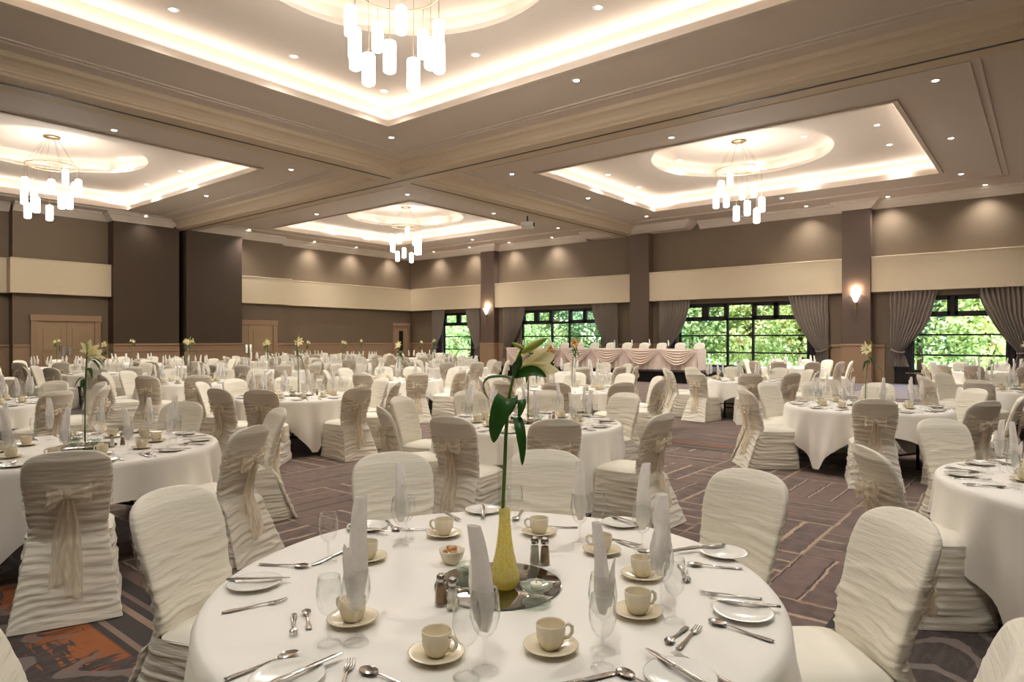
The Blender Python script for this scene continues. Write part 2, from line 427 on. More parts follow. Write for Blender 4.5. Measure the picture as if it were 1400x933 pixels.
# --- windows
for i, (ya, yb) in enumerate(WIN):
    fr = MB(); x, xx = X1 + .08, X1 + .16
    fr.box(x, xx, ya, ya + .09, WZ0, WZ1).box(x, xx, yb - .09, yb, WZ0, WZ1).box(x, xx, ya, yb, WZ0, WZ0 + .09).box(x, xx, ya, yb, WZ1 - .1, WZ1)
    W = yb - ya; mid = (ya + yb) / 2
    muls = [mid - .53, mid + .53] if W > 4 else ([mid] if W > 2.6 else [])
    if i == 3: muls = [ya - 1]
    for m in muls: fr.box(x - .02, xx + .02, m - .045, m + .045, WZ0, WZ1)
    for z in (1.04, 1.75): fr.box(x, xx, ya, yb, z - .03, z + .03)
    fr.box(x - .02, xx, ya, yb, 2.38, 2.5)
    # opening top lights with their heavier frames
    if W > 4: casts = [(ya + .1, mid - .9 - .55), (mid - 1.45, mid - .58), (mid + .58, mid + 1.45), (mid + 1.55, yb - .1)]
    elif i == 3: casts = [(ya + .3, 2.5), (2.62, yb - .1)]
    else: casts = [(ya + .1, mid - .05), (mid + .05, yb - .1)]
    for (a, c) in casts:
        fr.box(x - .03, xx + .01, a, a + .1, 2.44, WZ1 - .04).box(x - .03, xx + .01, c - .1, c, 2.44, WZ1 - .04)
        fr.box(x - .03, xx + .01, a, c, 2.44, 2.56).box(x - .03, xx + .01, a, c, WZ1 - .16, WZ1 - .04)
    for (_, c), (a2, _2) in zip(casts, casts[1:]):
        if a2 - c < .3: fr.box(x - .03, xx + .01, c - .02, a2 + .02, 2.44, WZ1 - .04)
    o = struct('window_%d' % (i + 1), fr, 'frame')
    part('glass_pane', MB().box(x + .035, x + .043, ya, yb, WZ0, WZ1), 'glass', o, False)
    part('sill', MB().bbox(X1 - .12, X1 + .1, ya - .05, yb + .05, WZ0 - .05, WZ0, .01), 'wains', o, False)

# --- pillars on the window wall
PIL = [(5.46, .95), (14.3, .95), (23.4, .95), (-3.3, .9)]
for (yc, w) in PIL:
    p = struct('pillar', MB().bbox(X1 - .42, X1, yc - w / 2, yc + w / 2, 1.42, 6.4, .008), 'pillar')
    q = MB().bbox(X1 - .46, X1, yc - w / 2 - .03, yc + w / 2 + .03, 0, 1.34, .01)
    q.bbox(X1 - .5, X1, yc - w / 2 - .06, yc + w / 2 + .06, 1.34, 1.42, .015).box(X1 - .47, X1, yc - w / 2 + .1, yc + w / 2 - .1, .25, 1.1)
    q.bbox(X1 - .49, X1, yc - w / 2 - .05, yc + w / 2 + .05, 0, .14, .01)
    part('pillar_base', q, 'wains', p, False)
# --- wainscot
b = MB(); edges = [Y1, 27.9, 24.1, 22.3, 15.6, 13.4, 6.4, 4.6, .2, Y0]
for k in range(0, len(edges) - 1):
    ya, yb = edges[k + 1], edges[k]
    mid = (ya + yb) / 2
    if any(a - .4 < mid < c + .4 for a, c in WIN): continue
    b.box(X1 - .05, X1, ya, yb, 0, 1.3).bbox(X1 - .09, X1, ya, yb, 1.3, 1.4, .015).bbox(X1 - .08, X1, ya, yb, 0, .14, .01).box(X1 - .065, X1, ya, yb, 1.08, 1.1)
struct('trim_1', b, 'wains')
# --- cream pelmet bands between the pillars
BZ0, BZ1 = 3.33, 4.52
ys = [Y1, 23.4 + .475, 23.4 - .475, 14.3 + .475, 14.3 - .475, 5.46 + .475, 5.46 - .475, Y0]
for k in range(0, 8, 2):
    b = MB().box(X1 - .34, X1, ys[k + 1], ys[k], BZ0, BZ1).bbox(X1 - .37, X1, ys[k + 1], ys[k], BZ1, BZ1 + .06, .012).box(X1 - .36, X1, ys[k + 1], ys[k], BZ0 - .03, BZ0)
    struct('trim_%d' % (2 + k // 2), b, 'band')

# --- left wall: bays, piers, band, doors
def lw(px, Y):   # x on plane Y seen at picture column px
    u = (px - 700) / F
    return Y * (0.632 * u + 0.775) / (0.632 - 0.775 * u)
YL = Y1
pier_y = 28.9
xa0, xa1 = lw(155, pier_y), lw(245, pier_y); xb0, xb1 = lw(255, pier_y), lw(331, pier_y)
for k, (xa, xb) in enumerate(((xa0, xa1), (xb0, xb1))):
    p = struct('pier', MB().bbox(xa, xb, pier_y, YL, 1.42, 6.4, .008), 'pier')
    q = MB().box(xa, xb, pier_y - .03, YL, 0, 1.12).bbox(xa, xb, pier_y - .07, YL, 1.34, 1.42, .015).box(xa, xb, pier_y - .02, YL, 1.12, 1.34).bbox(xa, xb, pier_y - .06, YL, 1.08, 1.13, .012).bbox(xa, xb, pier_y - .05, YL, 0, .14, .01)
    part('pier_base', q, 'wains', p, False)
struct('wall_recess', MB().box(xa1, xb0, YL - .1, YL, 0, 6.4), 'gap')
# projecting wall bays (left: double doors; middle: doors beside the second pier)
yb1 = 29.45
xl0, xl1 = lw(17, yb1), xa0 + .02
xm0, xm1 = xb1 - .02, lw(387, yb1)
D1 = (lw(41, yb1), lw(137, yb1)); D2 = (lw(297, yb1), lw(378, yb1)); D3 = (lw(536, YL), lw(559, YL))
b = MB().box(xl0, xl1, yb1, YL, 0, 6.4); struct('wall_bay', b, 'wall')
b = MB().box(xm0, xm1, yb1, YL, 0, 6.4); struct('wall_bay', b, 'wall')
def band(x0_, x1_, y, n):
    b = MB().box(x0_, x1_, y - .34, YL, BZ0, BZ1).bbox(x0_, x1_, y - .37, YL, BZ1, BZ1 + .06, .012).box(x0_, x1_, y - .36, YL, BZ0 - .03, BZ0)
    struct('trim_%d' % n, b, 'band')
band(X0, xl0 - .15, YL, 6); band(xl0 - .15, xa0, yb1, 7); band(xb1, xm1 + .3, yb1, 8); band(xm1 + .3, X1 - .34, YL, 9)
def wains(x0_, x1_, y, n):
    if x1_ - x0_ < .05: return
    b = MB().box(x0_, x1_, y - .04, y, 0, 1.3).bbox(x0_, x1_, y - .08, y, 1.3, 1.4, .015).bbox(x0_, x1_, y - .07, y, 0, .14, .01).box(x0_, x1_, y - .055, y, 1.08, 1.1)
    struct('trim_%d' % n, b, 'wains')
wains(X0, xl0, YL, 10); wains(xl0, D1[0], yb1, 11); wains(D1[1], xl1, yb1, 12); wains(D2[1], xm1, yb1, 13); wains(xm1, D3[0], YL, 14); wains(D3[1], X1, YL, 15)
def door(n, x0_, x1_, y, top, double=True, slit=False):
    fw = .22 if double else .16
    fr = MB().bbox(x0_, x0_ + fw, y - .1, y + .02, 0, top - fw, .012).bbox(x1_ - fw, x1_, y - .1, y + .02, 0, top - fw, .012).bbox(x0_ - .02, x1_ + .02, y - .115, y + .02, top - fw, top + .02, .012)
    o = struct('door_%d' % n, fr, 'wains')
    a, c = x0_ + fw, x1_ - fw; m = (a + c) / 2
    leaves = [(a, m - .005), (m + .005, c)] if double else [(a, c)]
    for k, (p, q) in enumerate(leaves):
        lf = MB().box(p, q, y - .035, y, 0.01, top - fw)
        w = q - p
        if not slit:
            for (z0, z1) in ((.25, 1.0), (1.15, top - fw - .22)):
                lf.bbox(p + w * .18, q - w * .18, y - .055, y - .03, z0, z1, .015)
        l = part('door_leaf', lf, 'door', o, False)
        if slit:
            part('vision_panel', MB().box(m - .16, m + .16, y - .045, y - .02, .9, top - .45), 'black', l, False)
        else:
            hx = q - .16 if k == 0 else p + .04
            part('push_plate', MB().bbox(hx, hx + .12, y - .065, y - .03, .95, 1.35, .006), 'steel', l, False)
door(1, D1[0], D1[1], yb1, 2.5); door(2, D2[0], D2[1], yb1, 2.5); door(3, D3[0], D3[1], YL, 2.55, False, True)

# --- cornice: profile swept along straight runs
CP = [(0.0, 6.33), (.04, 6.33), (.06, 6.37), (.10, 6.40), (.17, 6.46), (.24, 6.54), (.30, 6.57), (.32, 6.60), (.32, ZC)]
def cornice(name, p, q, out):
    """wall line p->q, out = direction into the room"""
    p = Vector(p); q = Vector(q); out = Vector(out)
    b = MB()
    for (r0, z0), (r1, z1) in zip(CP, CP[1:]):
        d = (q - p).normalized()
        a0 = p + out * r0; a1 = q + out * r0; c0 = p + out * r1; c1 = q + out * r1
        b.quad((a0.x, a0.y, z0), (a1.x, a1.y, z0), (c1.x, c1.y, z1), (c0.x, c0.y, z1))
    # end returns
    for e in (p, q):
        i = len(b.v)
        for (r0, z0) in CP: b.v.append(Vector((e.x + out.x * r0, e.y + out.y * r0, z0)))
        b.v.append(Vector((e.x, e.y, ZC))); b.f.append(tuple(range(i, i + len(CP) + 1)))
    return struct(name, b, 'mould')
def crown(name, cx0, cx1, cy0, cy1):
    b = MB(); rings = []
    for (r, z) in CP: rings.append([(cx0 - r, cy0 - r, z), (cx1 + r, cy0 - r, z), (cx1 + r, cy1 + r, z), (cx0 - r, cy1 + r, z)])
    for a, c in zip(rings, rings[1:]):
        for k in range(4): b.quad(a[k], a[(k + 1) % 4], c[(k + 1) % 4], c[k])
    return struct(name, b, 'mould')
n = 16
for (p, q, o) in [((X0, YL), (xl0, YL), (0, -1)), ((xl0, yb1), (xa0, yb1), (0, -1)), ((xm0, yb1), (xm1, yb1), (0, -1)), ((xm1, YL), (X1, YL), (0, -1)),
                  ((X1, Y0), (X1, 11.6), (-1, 0)), ((X1, 17.3), (X1, YL), (-1, 0)), ((X0, Y0), (X0, YL), (1, 0)), ((X0, Y0), (X1, Y0), (0, 1))]:
    cornice('trim_%d' % n, p + (0,), q + (0,), o + (0,)); n += 1
crown('trim_%d' % n, xa0, xa1 - .3, pier_y, YL); n += 1
crown('trim_%d' % n, xb0 + .5, xb1, pier_y, YL); n += 1
for yc in (5.46, 23.4):
    crown('trim_%d' % n, X1 - .42, X1, yc - .475, yc + .475); n += 1
# beam end box over the stage pillar
b = MB(); prof = [(.62, 6.34), (.66, 6.36), (.78, 6.44), (.92, 6.58), (.95, 6.62), (.95, ZC)]
ya, yb_ = 11.7, 17.2
b.quad((X1 - .62, ya + .3, 6.34), (X1, ya + .3, 6.34), (X1, yb_ - .3, 6.34), (X1 - .62, yb_ - .3, 6.34))
for (r0, z0), (r1, z1) in zip(prof, prof[1:]):
    e0, e1 = (.95 - r0), (.95 - r1)
    b.quad((X1 - r0, ya + e0, z0), (X1 - r0, yb_ - e0, z0), (X1 - r1, yb_ - e1, z1), (X1 - r1, ya + e1, z1))
    b.quad((X1, ya + e0, z0), (X1 - r0, ya + e0, z0), (X1 - r1, ya + e1, z1), (X1, ya + e1, z1))
    b.quad((X1, yb_ - e0, z0), (X1 - r0, yb_ - e0, z0), (X1 - r1, yb_ - e1, z1), (X1, yb_ - e1, z1))
struct('trim_%d' % n, b, 'mould'); n += 1

# --- beams crossing the ceiling
def beam(name, along, lo, hi, e0, e1):
    """along 'y' or 'x'; lo..hi across; stepped sides"""
    prof = [(lo - .36, ZC), (lo - .33, ZC - .03), (lo - .30, ZC - .07), (lo - .2, ZC - .1), (lo - .1, ZC - .16), (lo - .04, ZC - .22), (lo - .04, ZC - .25), (lo, ZC - .27), (lo, ZB),
            (hi, ZB), (hi, ZC - .27), (hi + .04, ZC - .25), (hi + .04, ZC - .22), (hi + .1, ZC - .16), (hi + .2, ZC - .1), (hi + .3, ZC - .07), (hi + .33, ZC - .03), (hi + .36, ZC)]
    b = MB()
    for (a, z0), (c, z1) in zip(prof, prof[1:]):
        if along == 'y': b.quad((a, e0, z0), (a, e1, z0), (c, e1, z1), (c, e0, z1))
        else: b.quad((e0, a, z0), (e1, a, z0), (e1, c, z1), (e0, c, z1))
    o = struct(name, b, 'beam')
    m = (lo + hi) / 2
    t = MB()
    if along == 'y': t.box(m - .025, m + .025, e0, e1, ZB - .012, ZB + .01)
    else:
        t.box(e0, e1, m - .025, m + .025, ZB - .012, ZB + .01)
    part('partition_track', t, 'track', o, False)
beam('beam', 'y', BAX0, BAX1, Y0, Y1); beam('beam', 'x', BBY0, BBY1, X0, BAX0 + .02); beam('beam', 'x', BBY0, BBY1, BAX1 - .02, X1)

# --- ceiling bays with lit trays and round domes
def frame_quads(b, o, i_, z):
    (ox0, ox1, oy0, oy1), (ix0, ix1, iy0, iy1) = o, i_
    b.quad((ox0, oy0, z), (ox1, oy0, z), (ix1, iy0, z), (ix0, iy0, z)); b.quad((ox1, oy0, z), (ox1, oy1, z), (ix1, iy1, z), (ix1, iy0, z))
    b.quad((ox1, oy1, z), (ox0, oy1, z), (ix0, iy1, z), (ix1, iy1, z)); b.quad((ox0, oy1, z), (ox0, oy0, z), (ix0, iy0, z), (ix0, iy1, z))
def rect_wall(b, r, z0, z1):
    x0, x1, y0, y1 = r
    for p, q in (((x0, y0), (x1, y0)), ((x1, y0), (x1, y1)), ((x1, y1), (x0, y1)), ((x0, y1), (x0, y0))):
        b.quad(p + (z0,), q + (z0,), q + (z1,), p + (z1,))
TRAYS = [('front', (X0, BAX0, Y0, BBY0), (2.6, 10.2, 2.7, 12.1), (6.4, 7.4), 2.45),
         ('left', (X0, BAX0, BBY1, Y1), (2.7, 10.35, 18.1, 27.7), (6.5, 22.9), 2.5),
         ('right', (BAX1, X1, Y0, BBY0), (16.0, 23.6, 2.57, 12.0), (19.8, 7.28), 2.6),
         ('far', (BAX1, X1, BBY1, Y1), (16.3, 23.4, 18.1, 27.3), (20.1, 22.6), 2.6)]
COVE_W, COVE_R = 12.0, 1.15
for (tn, bay, tr, cc, R) in TRAYS:
    b = MB(); frame_quads(b, bay, tr, ZC)
    lip = .12; ex = (tr[0] - .28, tr[1] + .28, tr[2] - .28, tr[3] + .28); in2 = (tr[0] - .06, tr[1] + .06, tr[2] - .06, tr[3] + .06)
    rect_wall(b, tr, ZC, ZC + .10); frame_quads(b, tr, in2, ZC + .10); rect_wall(b, in2, ZC + .10, ZC + .14); frame_quads(b, in2, ex, ZC + .14); rect_wall(b, ex, ZC + .14, ZT)
    # upper ceiling with round hole
    N = 72; i0 = len(b.v)
    for k in range(N):
        t = 2 * PI * k / N; dx, dy = math.cos(t), math.sin(t)
        s = min(((ex[1] - cc[0]) if dx > 0 else (ex[0] - cc[0])) / dx if abs(dx) > 1e-6 else 1e9, ((ex[3] - cc[1]) if dy > 0 else (ex[2] - cc[1])) / dy if abs(dy) > 1e-6 else 1e9)
        b.v.append(Vector((cc[0] + dx * R, cc[1] + dy * R, ZT))); b.v.append(Vector((cc[0] + dx * s, cc[1] + dy * s, ZT)))
    for k in range(N):
        k2 = (k + 1) % N; b.f.append((i0 + 2 * k, i0 + 2 * k + 1, i0 + 2 * k2 + 1, i0 + 2 * k2))
    # corners left by the radial sampling
    for (cx, cy) in ((ex[0], ex[2]), (ex[1], ex[2]), (ex[1], ex[3]), (ex[0], ex[3])):
        ang = math.atan2(cy - cc[1], cx - cc[0]) % (2 * PI); k = int(ang / (2 * PI) * N); k2 = (k + 1) % N
        i = len(b.v); b.v.append(Vector((cx, cy, ZT))); b.f.append((i0 + 2 * k + 1, i, i0 + 2 * k2 + 1))
    b.lathe([(R, ZT), (R, ZT + .07), (R + .05, ZT + .07), (R + .05, ZT + .12), (R + .26, ZT + .12), (R + .26, ZR)], N, (cc[0], cc[1], 0))
    i = len(b.v)
    for k in range(N): t = 2 * PI * k / N; b.v.append(Vector((cc[0] + (R + .26) * math.cos(t), cc[1] + (R + .26) * math.sin(t), ZR)))
    b.f.append(tuple(i + k for k in range(N)))
    c = struct('ceiling', b, 'ceil')
    # lip mouldings
    m = MB()
    for off, z0, z1 in ((0.0, ZC - .035, ZC + .0),):
        o_, i_ = (tr[0] - .1, tr[1] + .1, tr[2] - .1, tr[3] + .1), tr
        frame_quads(m, o_, i_, z0); rect_wall(m, o_, z0, z1); rect_wall(m, i_, z0, z1)
    # flat panel moulding on the bay ceiling
    if tn in ('right', 'far'):
        q0 = (bay[0] + .75, bay[1] - 1.6, (.95 if tn == 'right' else bay[2] + .75), bay[3] - (.75 if tn == 'right' else 1.5))
    else:
        q0 = (X0 + .9, bay[1] - .75, bay[2] + .75 if tn == 'left' else Y0 + .9, bay[3] - (.75 if tn == 'front' else 1.5))
    for off in (0.0, .16):
        o_ = (q0[0] + off, q0[1] - off, q0[2] + off, q0[3] - off); i_ = (o_[0] + .05, o_[1] - .05, o_[2] + .05, o_[3] - .05)
        frame_quads(m, o_, i_, ZC - .022); rect_wall(m, o_, ZC - .022, ZC); rect_wall(m, i_, ZC - .022, ZC)
    part('moulding', m, 'mould', c, False)
    # cove lights lying on the ledges
    ts = (tr[0] - .17, tr[1] + .17, tr[2] - .17, tr[3] + .17); zl = ZC + .16
    W, H = ts[1] - ts[0], ts[3] - ts[2]
    for (px_, py_, L, rz) in (((ts[0] + ts[1]) / 2, ts[2], W, 0), ((ts[0] + ts[1]) / 2, ts[3], W, 0), (ts[0], (ts[2] + ts[3]) / 2, H, PI / 2), (ts[1], (ts[2] + ts[3]) / 2, H, PI / 2)):
        o = lamp('AREA', 'cove_light', (px_, py_, zl), COVE_W * L / 8, COVE, shape='RECTANGLE', size=L, size_y=.08)
        o.rotation_euler = Vector(((tr[0] + tr[1]) / 2 - px_ if rz else 0, 0 if rz else (tr[2] + tr[3]) / 2 - py_, 0)).normalized().lerp(Vector((0, 0, 1)), .72).to_track_quat('-Z', 'Y').to_euler()
        if rz == 0: pass
    for k in range(10):
        t = 2 * PI * (k + .5) / 10
        o = lamp('AREA', 'dome_light', (cc[0] + (R + .15) * math.cos(t), cc[1] + (R + .15) * math.sin(t), ZT + .14), COVE_R, COVE, shape='RECTANGLE', size=2 * PI * (R + .15) / 10, size_y=.08)
        o.rotation_euler = (PI, 0, t + PI / 2)

# --- recessed downlights
DL = {
 'front tray ceiling': (ZT, [(237, 13), (402, 77), (525, 124), (650, 75), (818, 10)]),
 'flat ceiling around the front tray': (ZC, [(535, 188), (788, 110)]),
 'flat ceiling around the left tray': (ZC, [(156, 178), (398, 232), (282, 268), (199, 295), (60, 292)]),
 'left tray ceiling': (ZT, [(247, 234), (201, 252), (161, 267), (65, 252)]),
 'left tray dome': (ZR, [(163, 216)]),
 'flat ceiling around the far tray': (ZC, [(557, 266), (433, 293), (341, 314), (350, 325), (415, 333), (458, 329), (475, 340), (527, 347), (598, 345), (646, 328), (646, 339), (675, 292), (697, 332), (700, 238)]),
 'far tray ceiling': (ZT, [(455, 311), (505, 318), (596, 317), (647, 310)]),
 'far tray dome': (ZR, [(516, 297), (594, 297)]),
 'flat ceiling around the right tray': (ZC, [(918, 188), (1279, 110), (1300, 189), (804, 271), (884, 296), (916, 306), (763, 312), (756, 325), (1069, 271), (1102, 282), (1214, 269), (1314, 238), (1347, 253)]),
 'right tray ceiling': (ZT, [(831, 239), (873, 256), (907, 269), (1199, 171), (1216, 198), (1230, 220), (1105, 239)]),
 'right tray dome': (ZR, [(928, 219), (1035, 222), (1099, 187)]),
}
dl_rim = MB().lathe([(.055, -.004), (.075, -.012), (.095, -.008), (.098, 0)], 20).mesh('rim', 'white_plastic')
dl_disc = MB().lathe([(.001, -.006), (.058, -.006)], 20).mesh('bulb', 'down_glow')
DLP = 76.0
for zone, (z, pts) in DL.items():
    pts = sorted(pts)
    for k, (px_, py_) in enumerate(pts):
        p = PZ(px_, py_, z)
        p.x = min(max(p.x, X0 + .3), X1 - .5); p.y = min(max(p.y, Y0 + .3), Y1 - .5)
        lab = 'recessed downlight in the %s, %s from left' % (zone, ORD[k]) if len(pts) > 1 else 'only recessed downlight in the %s' % zone
        o = thing('downlight', lab, 'ceiling light', p, 0, 'recessed downlights')
        put('rim', dl_rim, o); put('bulb', dl_disc, o)
        L = lamp('SPOT', 'downlight_lamp', (p.x, p.y, p.z - .03), DLP, WARM, spot_size=2.05, spot_blend=1.0, shadow_soft_size=.06)
# downlights that light the unseen corner of the hall around the camera
hid = [(X, Y, ZC) for X, Y in ((-1, 5), (-1, 9.5), (.9, .9), (4.5, .9), (8, .9), (11.4, .9), (4.5, -2.2), (9, -2.2), (-1, 0))]
for k, p in enumerate(hid):
    o = thing('downlight', 'recessed downlight overhead, just outside the picture', 'ceiling light', p, 0, 'downlights outside the picture')
    put('rim', dl_rim, o); put('bulb', dl_disc, o)
    lamp('SPOT', 'downlight_lamp', (p[0], p[1], p[2] - .03), DLP, WARM, spot_size=2.05, spot_blend=1.0, shadow_soft_size=.06)

# --- chandeliers
PEND = [(473, 7, 50, 1), (469, 52, 96, -1), (482, 40, 81, 1), (494, 27, 71, -1), (504, 75, 117, 1), (526, -5, 47, -1), (532, 59, 100, 1), (559, 37, 80, -1), (561, 82, 124, 1), (584, 24, 68, -1), (581, 52, 95, 1), (594, 56, 100, 1)]
sh = MB().lathe([(.001, 0), (.06, .003), (.082, .018), (.088, .04), (.088, .40), (.080, .425), (.05, .44), (.012, .445)], 20).mesh('pendant_shade', 'white_glow')
ferr = MB().lathe([(.014, .44), (.014, .47), (.004, .475)], 10).mesh('ferrule', 'brass')
pend_geo = []
for (px_, y0_, y1_, s) in PEND:
    lat = max(-.64, min(.64, (px_ - 530) * .0107)); dep = -s * math.sqrt(max(.0, .66 ** 2 - lat ** 2))
    d = 9.64 + dep; zb = CAMZ + (HOR - y1_) * d / F
    pend_geo.append((lat, dep, zb))
RINGZ = 6.72
canopy_m = MB().lathe([(.001, ZR - .05), (.2, ZR - .05), (.22, ZR - .03), (.22, ZR)], 32).mesh('canopy', 'brass')
rg = MB()
rg.tube([(.66 * math.cos(2 * PI * k / 48), .66 * math.sin(2 * PI * k / 48), RINGZ) for k in range(49)], .014, 8, False)
for k in range(12): a = 2 * PI * k / 12; rg.blob((.66 * math.cos(a), .66 * math.sin(a), RINGZ), .022, 8, 6)
ring_m = rg.mesh('ring', 'brass')
sus_m = []
for k in range(8): a = 2 * PI * k / 8; sus_m.append(MB().tube([(.15 * math.cos(a), .15 * math.sin(a), ZR - .04), (.66 * math.cos(a), .66 * math.sin(a), RINGZ)], .004, 5).mesh('suspension_wire', 'wire'))
for (tn, bay, tr, cc, R) in TRAYS:
    o = thing('chandelier', 'ring chandelier with twelve glowing white glass cylinders in the %s ceiling tray' % tn, 'chandelier', (cc[0], cc[1], 0), 0, 'ring chandeliers')
    put('canopy', canopy_m, o); put('ring', ring_m, o)
    for m in sus_m: put('suspension_wire', m, o)
    for (lat, dep, zb) in pend_geo:
        v = LD(lat, dep)
        p = put('pendant_shade', sh, o, (v.x, v.y, zb)); put('ferrule', ferr, p)
        put('drop_wire', MB().tube([(0, 0, .47), (0, 0, RINGZ - zb)], .0035, 5).mesh('drop_wire', 'wire'), p)
    lamp('POINT', 'chandelier_lamp', (cc[0], cc[1], 5.6), 85, WARM, shadow_soft_size=.35)

# --- wall sconces
for (yc, where) in ((5.46, 'the pillar right of the wide window'), (23.4, 'the pillar near the far corner')):
    o = thing('wall_sconce', 'lit conical glass wall sconce on %s' % where, 'wall lamp', (X1 - .5, yc, 0), 0, 'wall sconces')
    part('glass_shade', MB().lathe([(.02, 2.93), (.06, 3.0), (.1, 3.1), (.16, 3.22), (.17, 3.25)], 20), 'sconce_glow', o)
    part('tail', MB().lathe([(.004, 2.2), (.012, 2.4), (.02, 2.7), (.03, 2.88), (.05, 2.93), (.02, 2.95)], 12), 'brass', o)
    part('wall_plate', MB().bbox(.03, .08, -.05, .05, 2.68, 2.95, .01), 'brass', o, False)
    lamp('POINT', 'sconce_lamp', (X1 - .5, yc, 3.4), 14, (1, .75, .55), shadow_soft_size=.08)

# --- ceiling projector
p = PD(721, 306, 25.9)
o = thing('hanging_projector', 'white video projector hanging from the ceiling on a black pole', 'projector', (p.x, p.y, 0), 0.6)
pz = p.z
part('housing', MB().bbox(-.33, .33, -.24, .24, pz - .16, pz + .04, .03), 'white_plastic', o, False)
part('lens', MB().lathe([(.08, 0), (.08, .07), (.06, .07), (.055, .03), (.001, .03)], 16).xf(Matrix.Translation((-.12, -.22, pz - .06)) @ Matrix.Rotation(PI / 2, 4, 'X')), 'dark_plastic', o)
part('pole', MB().lathe([(.03, pz + .04), (.03, ZC - .02), (.1, ZC - .02), (.1, ZC)], 12), 'dark_plastic', o)
part('bracket', MB().bbox(-.15, .15, -.12, .12, pz + .03, pz + .07, .01), 'dark_plastic', o, False)

# --- curtains
def drape(width, side, z0, z1, tie, seed, gather):
    """hangs in the local YZ plane; side +1 spreads towards +y from the outer edge at y = 0"""
    b = MB()
    def fn(a, t):
        z = z1 + (z0 - z1) * t
        if gather:
            zt = tie
            if z > zt:
                k = (z1 - z) / (z1 - zt); w = width * (1 - .70 * k ** 1.7)
            else:
                k = (zt - z) / max(zt - z0, .01); w = width * (.30 + .10 * k)
        else: w = width
        y = a * w
        pl = 11
        amp = .05 * (1 if not gather else (.55 + .45 * w / width))
        x = amp * math.sin(a * pl * 2 * PI + seed + .6 * math.sin(z * 2 + a * 4)) + .02 * noise.noise(Vector((a * 6, z * 1.5, seed)))
        if gather: y += .06 * noise.noise(Vector((a * 3, z * 1.2, seed + 3)))
        return Vector((x, side * y, z))
    return b.grid(fn, 110, 44)
WNAME = ['the narrow corner window', 'the window behind the head table', 'the wide window right of the head table', 'the rightmost window']
CUR = [((27.85, -1), (24.15, 1)), ((22.45, -1), (15.5, 1)), ((13.4, -1), (6.45, 1)), ((4.4, -1), (.35, 1))]
for i, cs in enumerate(CUR):
    for j, (yo, sd) in enumerate(cs):
        w = 1.05 if i == 0 else 1.45
        o = thing('curtain', 'grey brown curtain tied back %s of %s' % ('left' if j == 0 else 'right', WNAME[i]), 'curtain', (X1 - .2, yo, 0), 0, 'tied back curtains')
        part('drape', drape(w, sd, .62, 3.32, 1.15, i * 3 + j, True), 'drape', o)
        part('lining', drape(.62, sd, .02, 3.3, 0, i + j + 20, False).xf(Matrix.Translation((.1, sd * .12, 0))), 'lining', o)
        tb = MB().tube([(.1, sd * .0, 1.3), (-.03, sd * .05, 1.22), (-.09, sd * .2, 1.14), (-.07, sd * .38, 1.12), (.02, sd * .45, 1.15)], .03, 8)
        part('tieback', tb, 'drape', o)
        part('hook', MB().blob((.05, -sd * .06, 1.32), (.06, .05, .05), 10, 8).tube([(.05, -sd * .06, 1.32), (.17, -sd * .06, 1.32)], .02, 8), 'brass', o)

# --- world outside
def foliage_mesh(seed, nl, h, rx, ry, mat):
    r = random.Random(seed); b = MB(); cl = []
    for k in range(46):
        a = r.uniform(0, 2 * PI); zz = r.uniform(.2, 1.0); rr = math.sqrt(r.random()) * (1 - .35 * zz)
        cl.append(Vector((rx * rr * math.cos(a), ry * rr * math.sin(a), h * zz)))
    for k in range(nl):
        c = r.choice(cl); q = Vector((r.gauss(0, .42), r.gauss(0, .42), r.gauss(0, .36)))
        p = c + q; p.z = max(.05, p.z)
        s = r.uniform(.07, .15); n_ = Vector((r.gauss(0, 1), r.gauss(0, 1), r.gauss(.7, 1))).normalized()
        t = n_.orthogonal().normalized(); t = (Matrix.Rotation(r.uniform(0, 6.28), 3, n_) @ t); u = n_.cross(t)
        b.quad(p - t * s, p + u * s * .5, p + t * s, p - u * s * .5)
    return b.mesh('foliage', mat, False)
FOL = [foliage_mesh(1, 9000, 5.6, 1.9, 1.9, 'leaves_a'), foliage_mesh(2, 9000, 5.2, 1.8, 1.8, 'leaves_b'), foliage_mesh(3, 9000, 5.8, 1.9, 1.9, 'leaves_c')]
TRUNK = MB()
TRUNK.tube([(0, 0, 0), (.05, .02, 1.0), (.0, .08, 2.2), (.1, .05, 3.6), (.08, 0, 5.0)], [.16, .13, .11, .08, .03], 10)
for a in range(5): TRUNK.tube([(.03, .05, 1.4 + a * .5), (.7 * math.cos(a * 2.2), .7 * math.sin(a * 2.2), 2.4 + a * .55)], [.05, .02], 6)
TRUNK = TRUNK.mesh('trunk', 'bark')
TREE = [(0, [(34.0, 1.9, 0), (35.5, 4.6, 2), (37.5, 6.4, 1)], 3), (0, [(34.0, 9.4, 0), (35.2, 12.2, 0), (34.2, 15.0, 1), (37.5, 16.8, 2)], 2), (0, [(35.0, 21.6, 2), (34.6, 24.8, 1), (36.0, 28.0, 0)], 1), (0, [(35.5, 33.0, 1), (36.5, 36.4, 0)], 0)]
for (_, lst, wi) in TREE:
    for k, (x, y, m) in enumerate(lst):
        kk = len(lst) - 1 - k
        o = thing('tree', 'leafy green tree outside %s, %s from right' % (WNAME[wi], ORD[k]), 'tree', (x, y, -.25), 0, 'trees outside the windows')
        f = put('foliage', FOL[m], o, None, x + y); f.scale = (1.15, 1.15, 1.1); put('trunk', TRUNK, o)
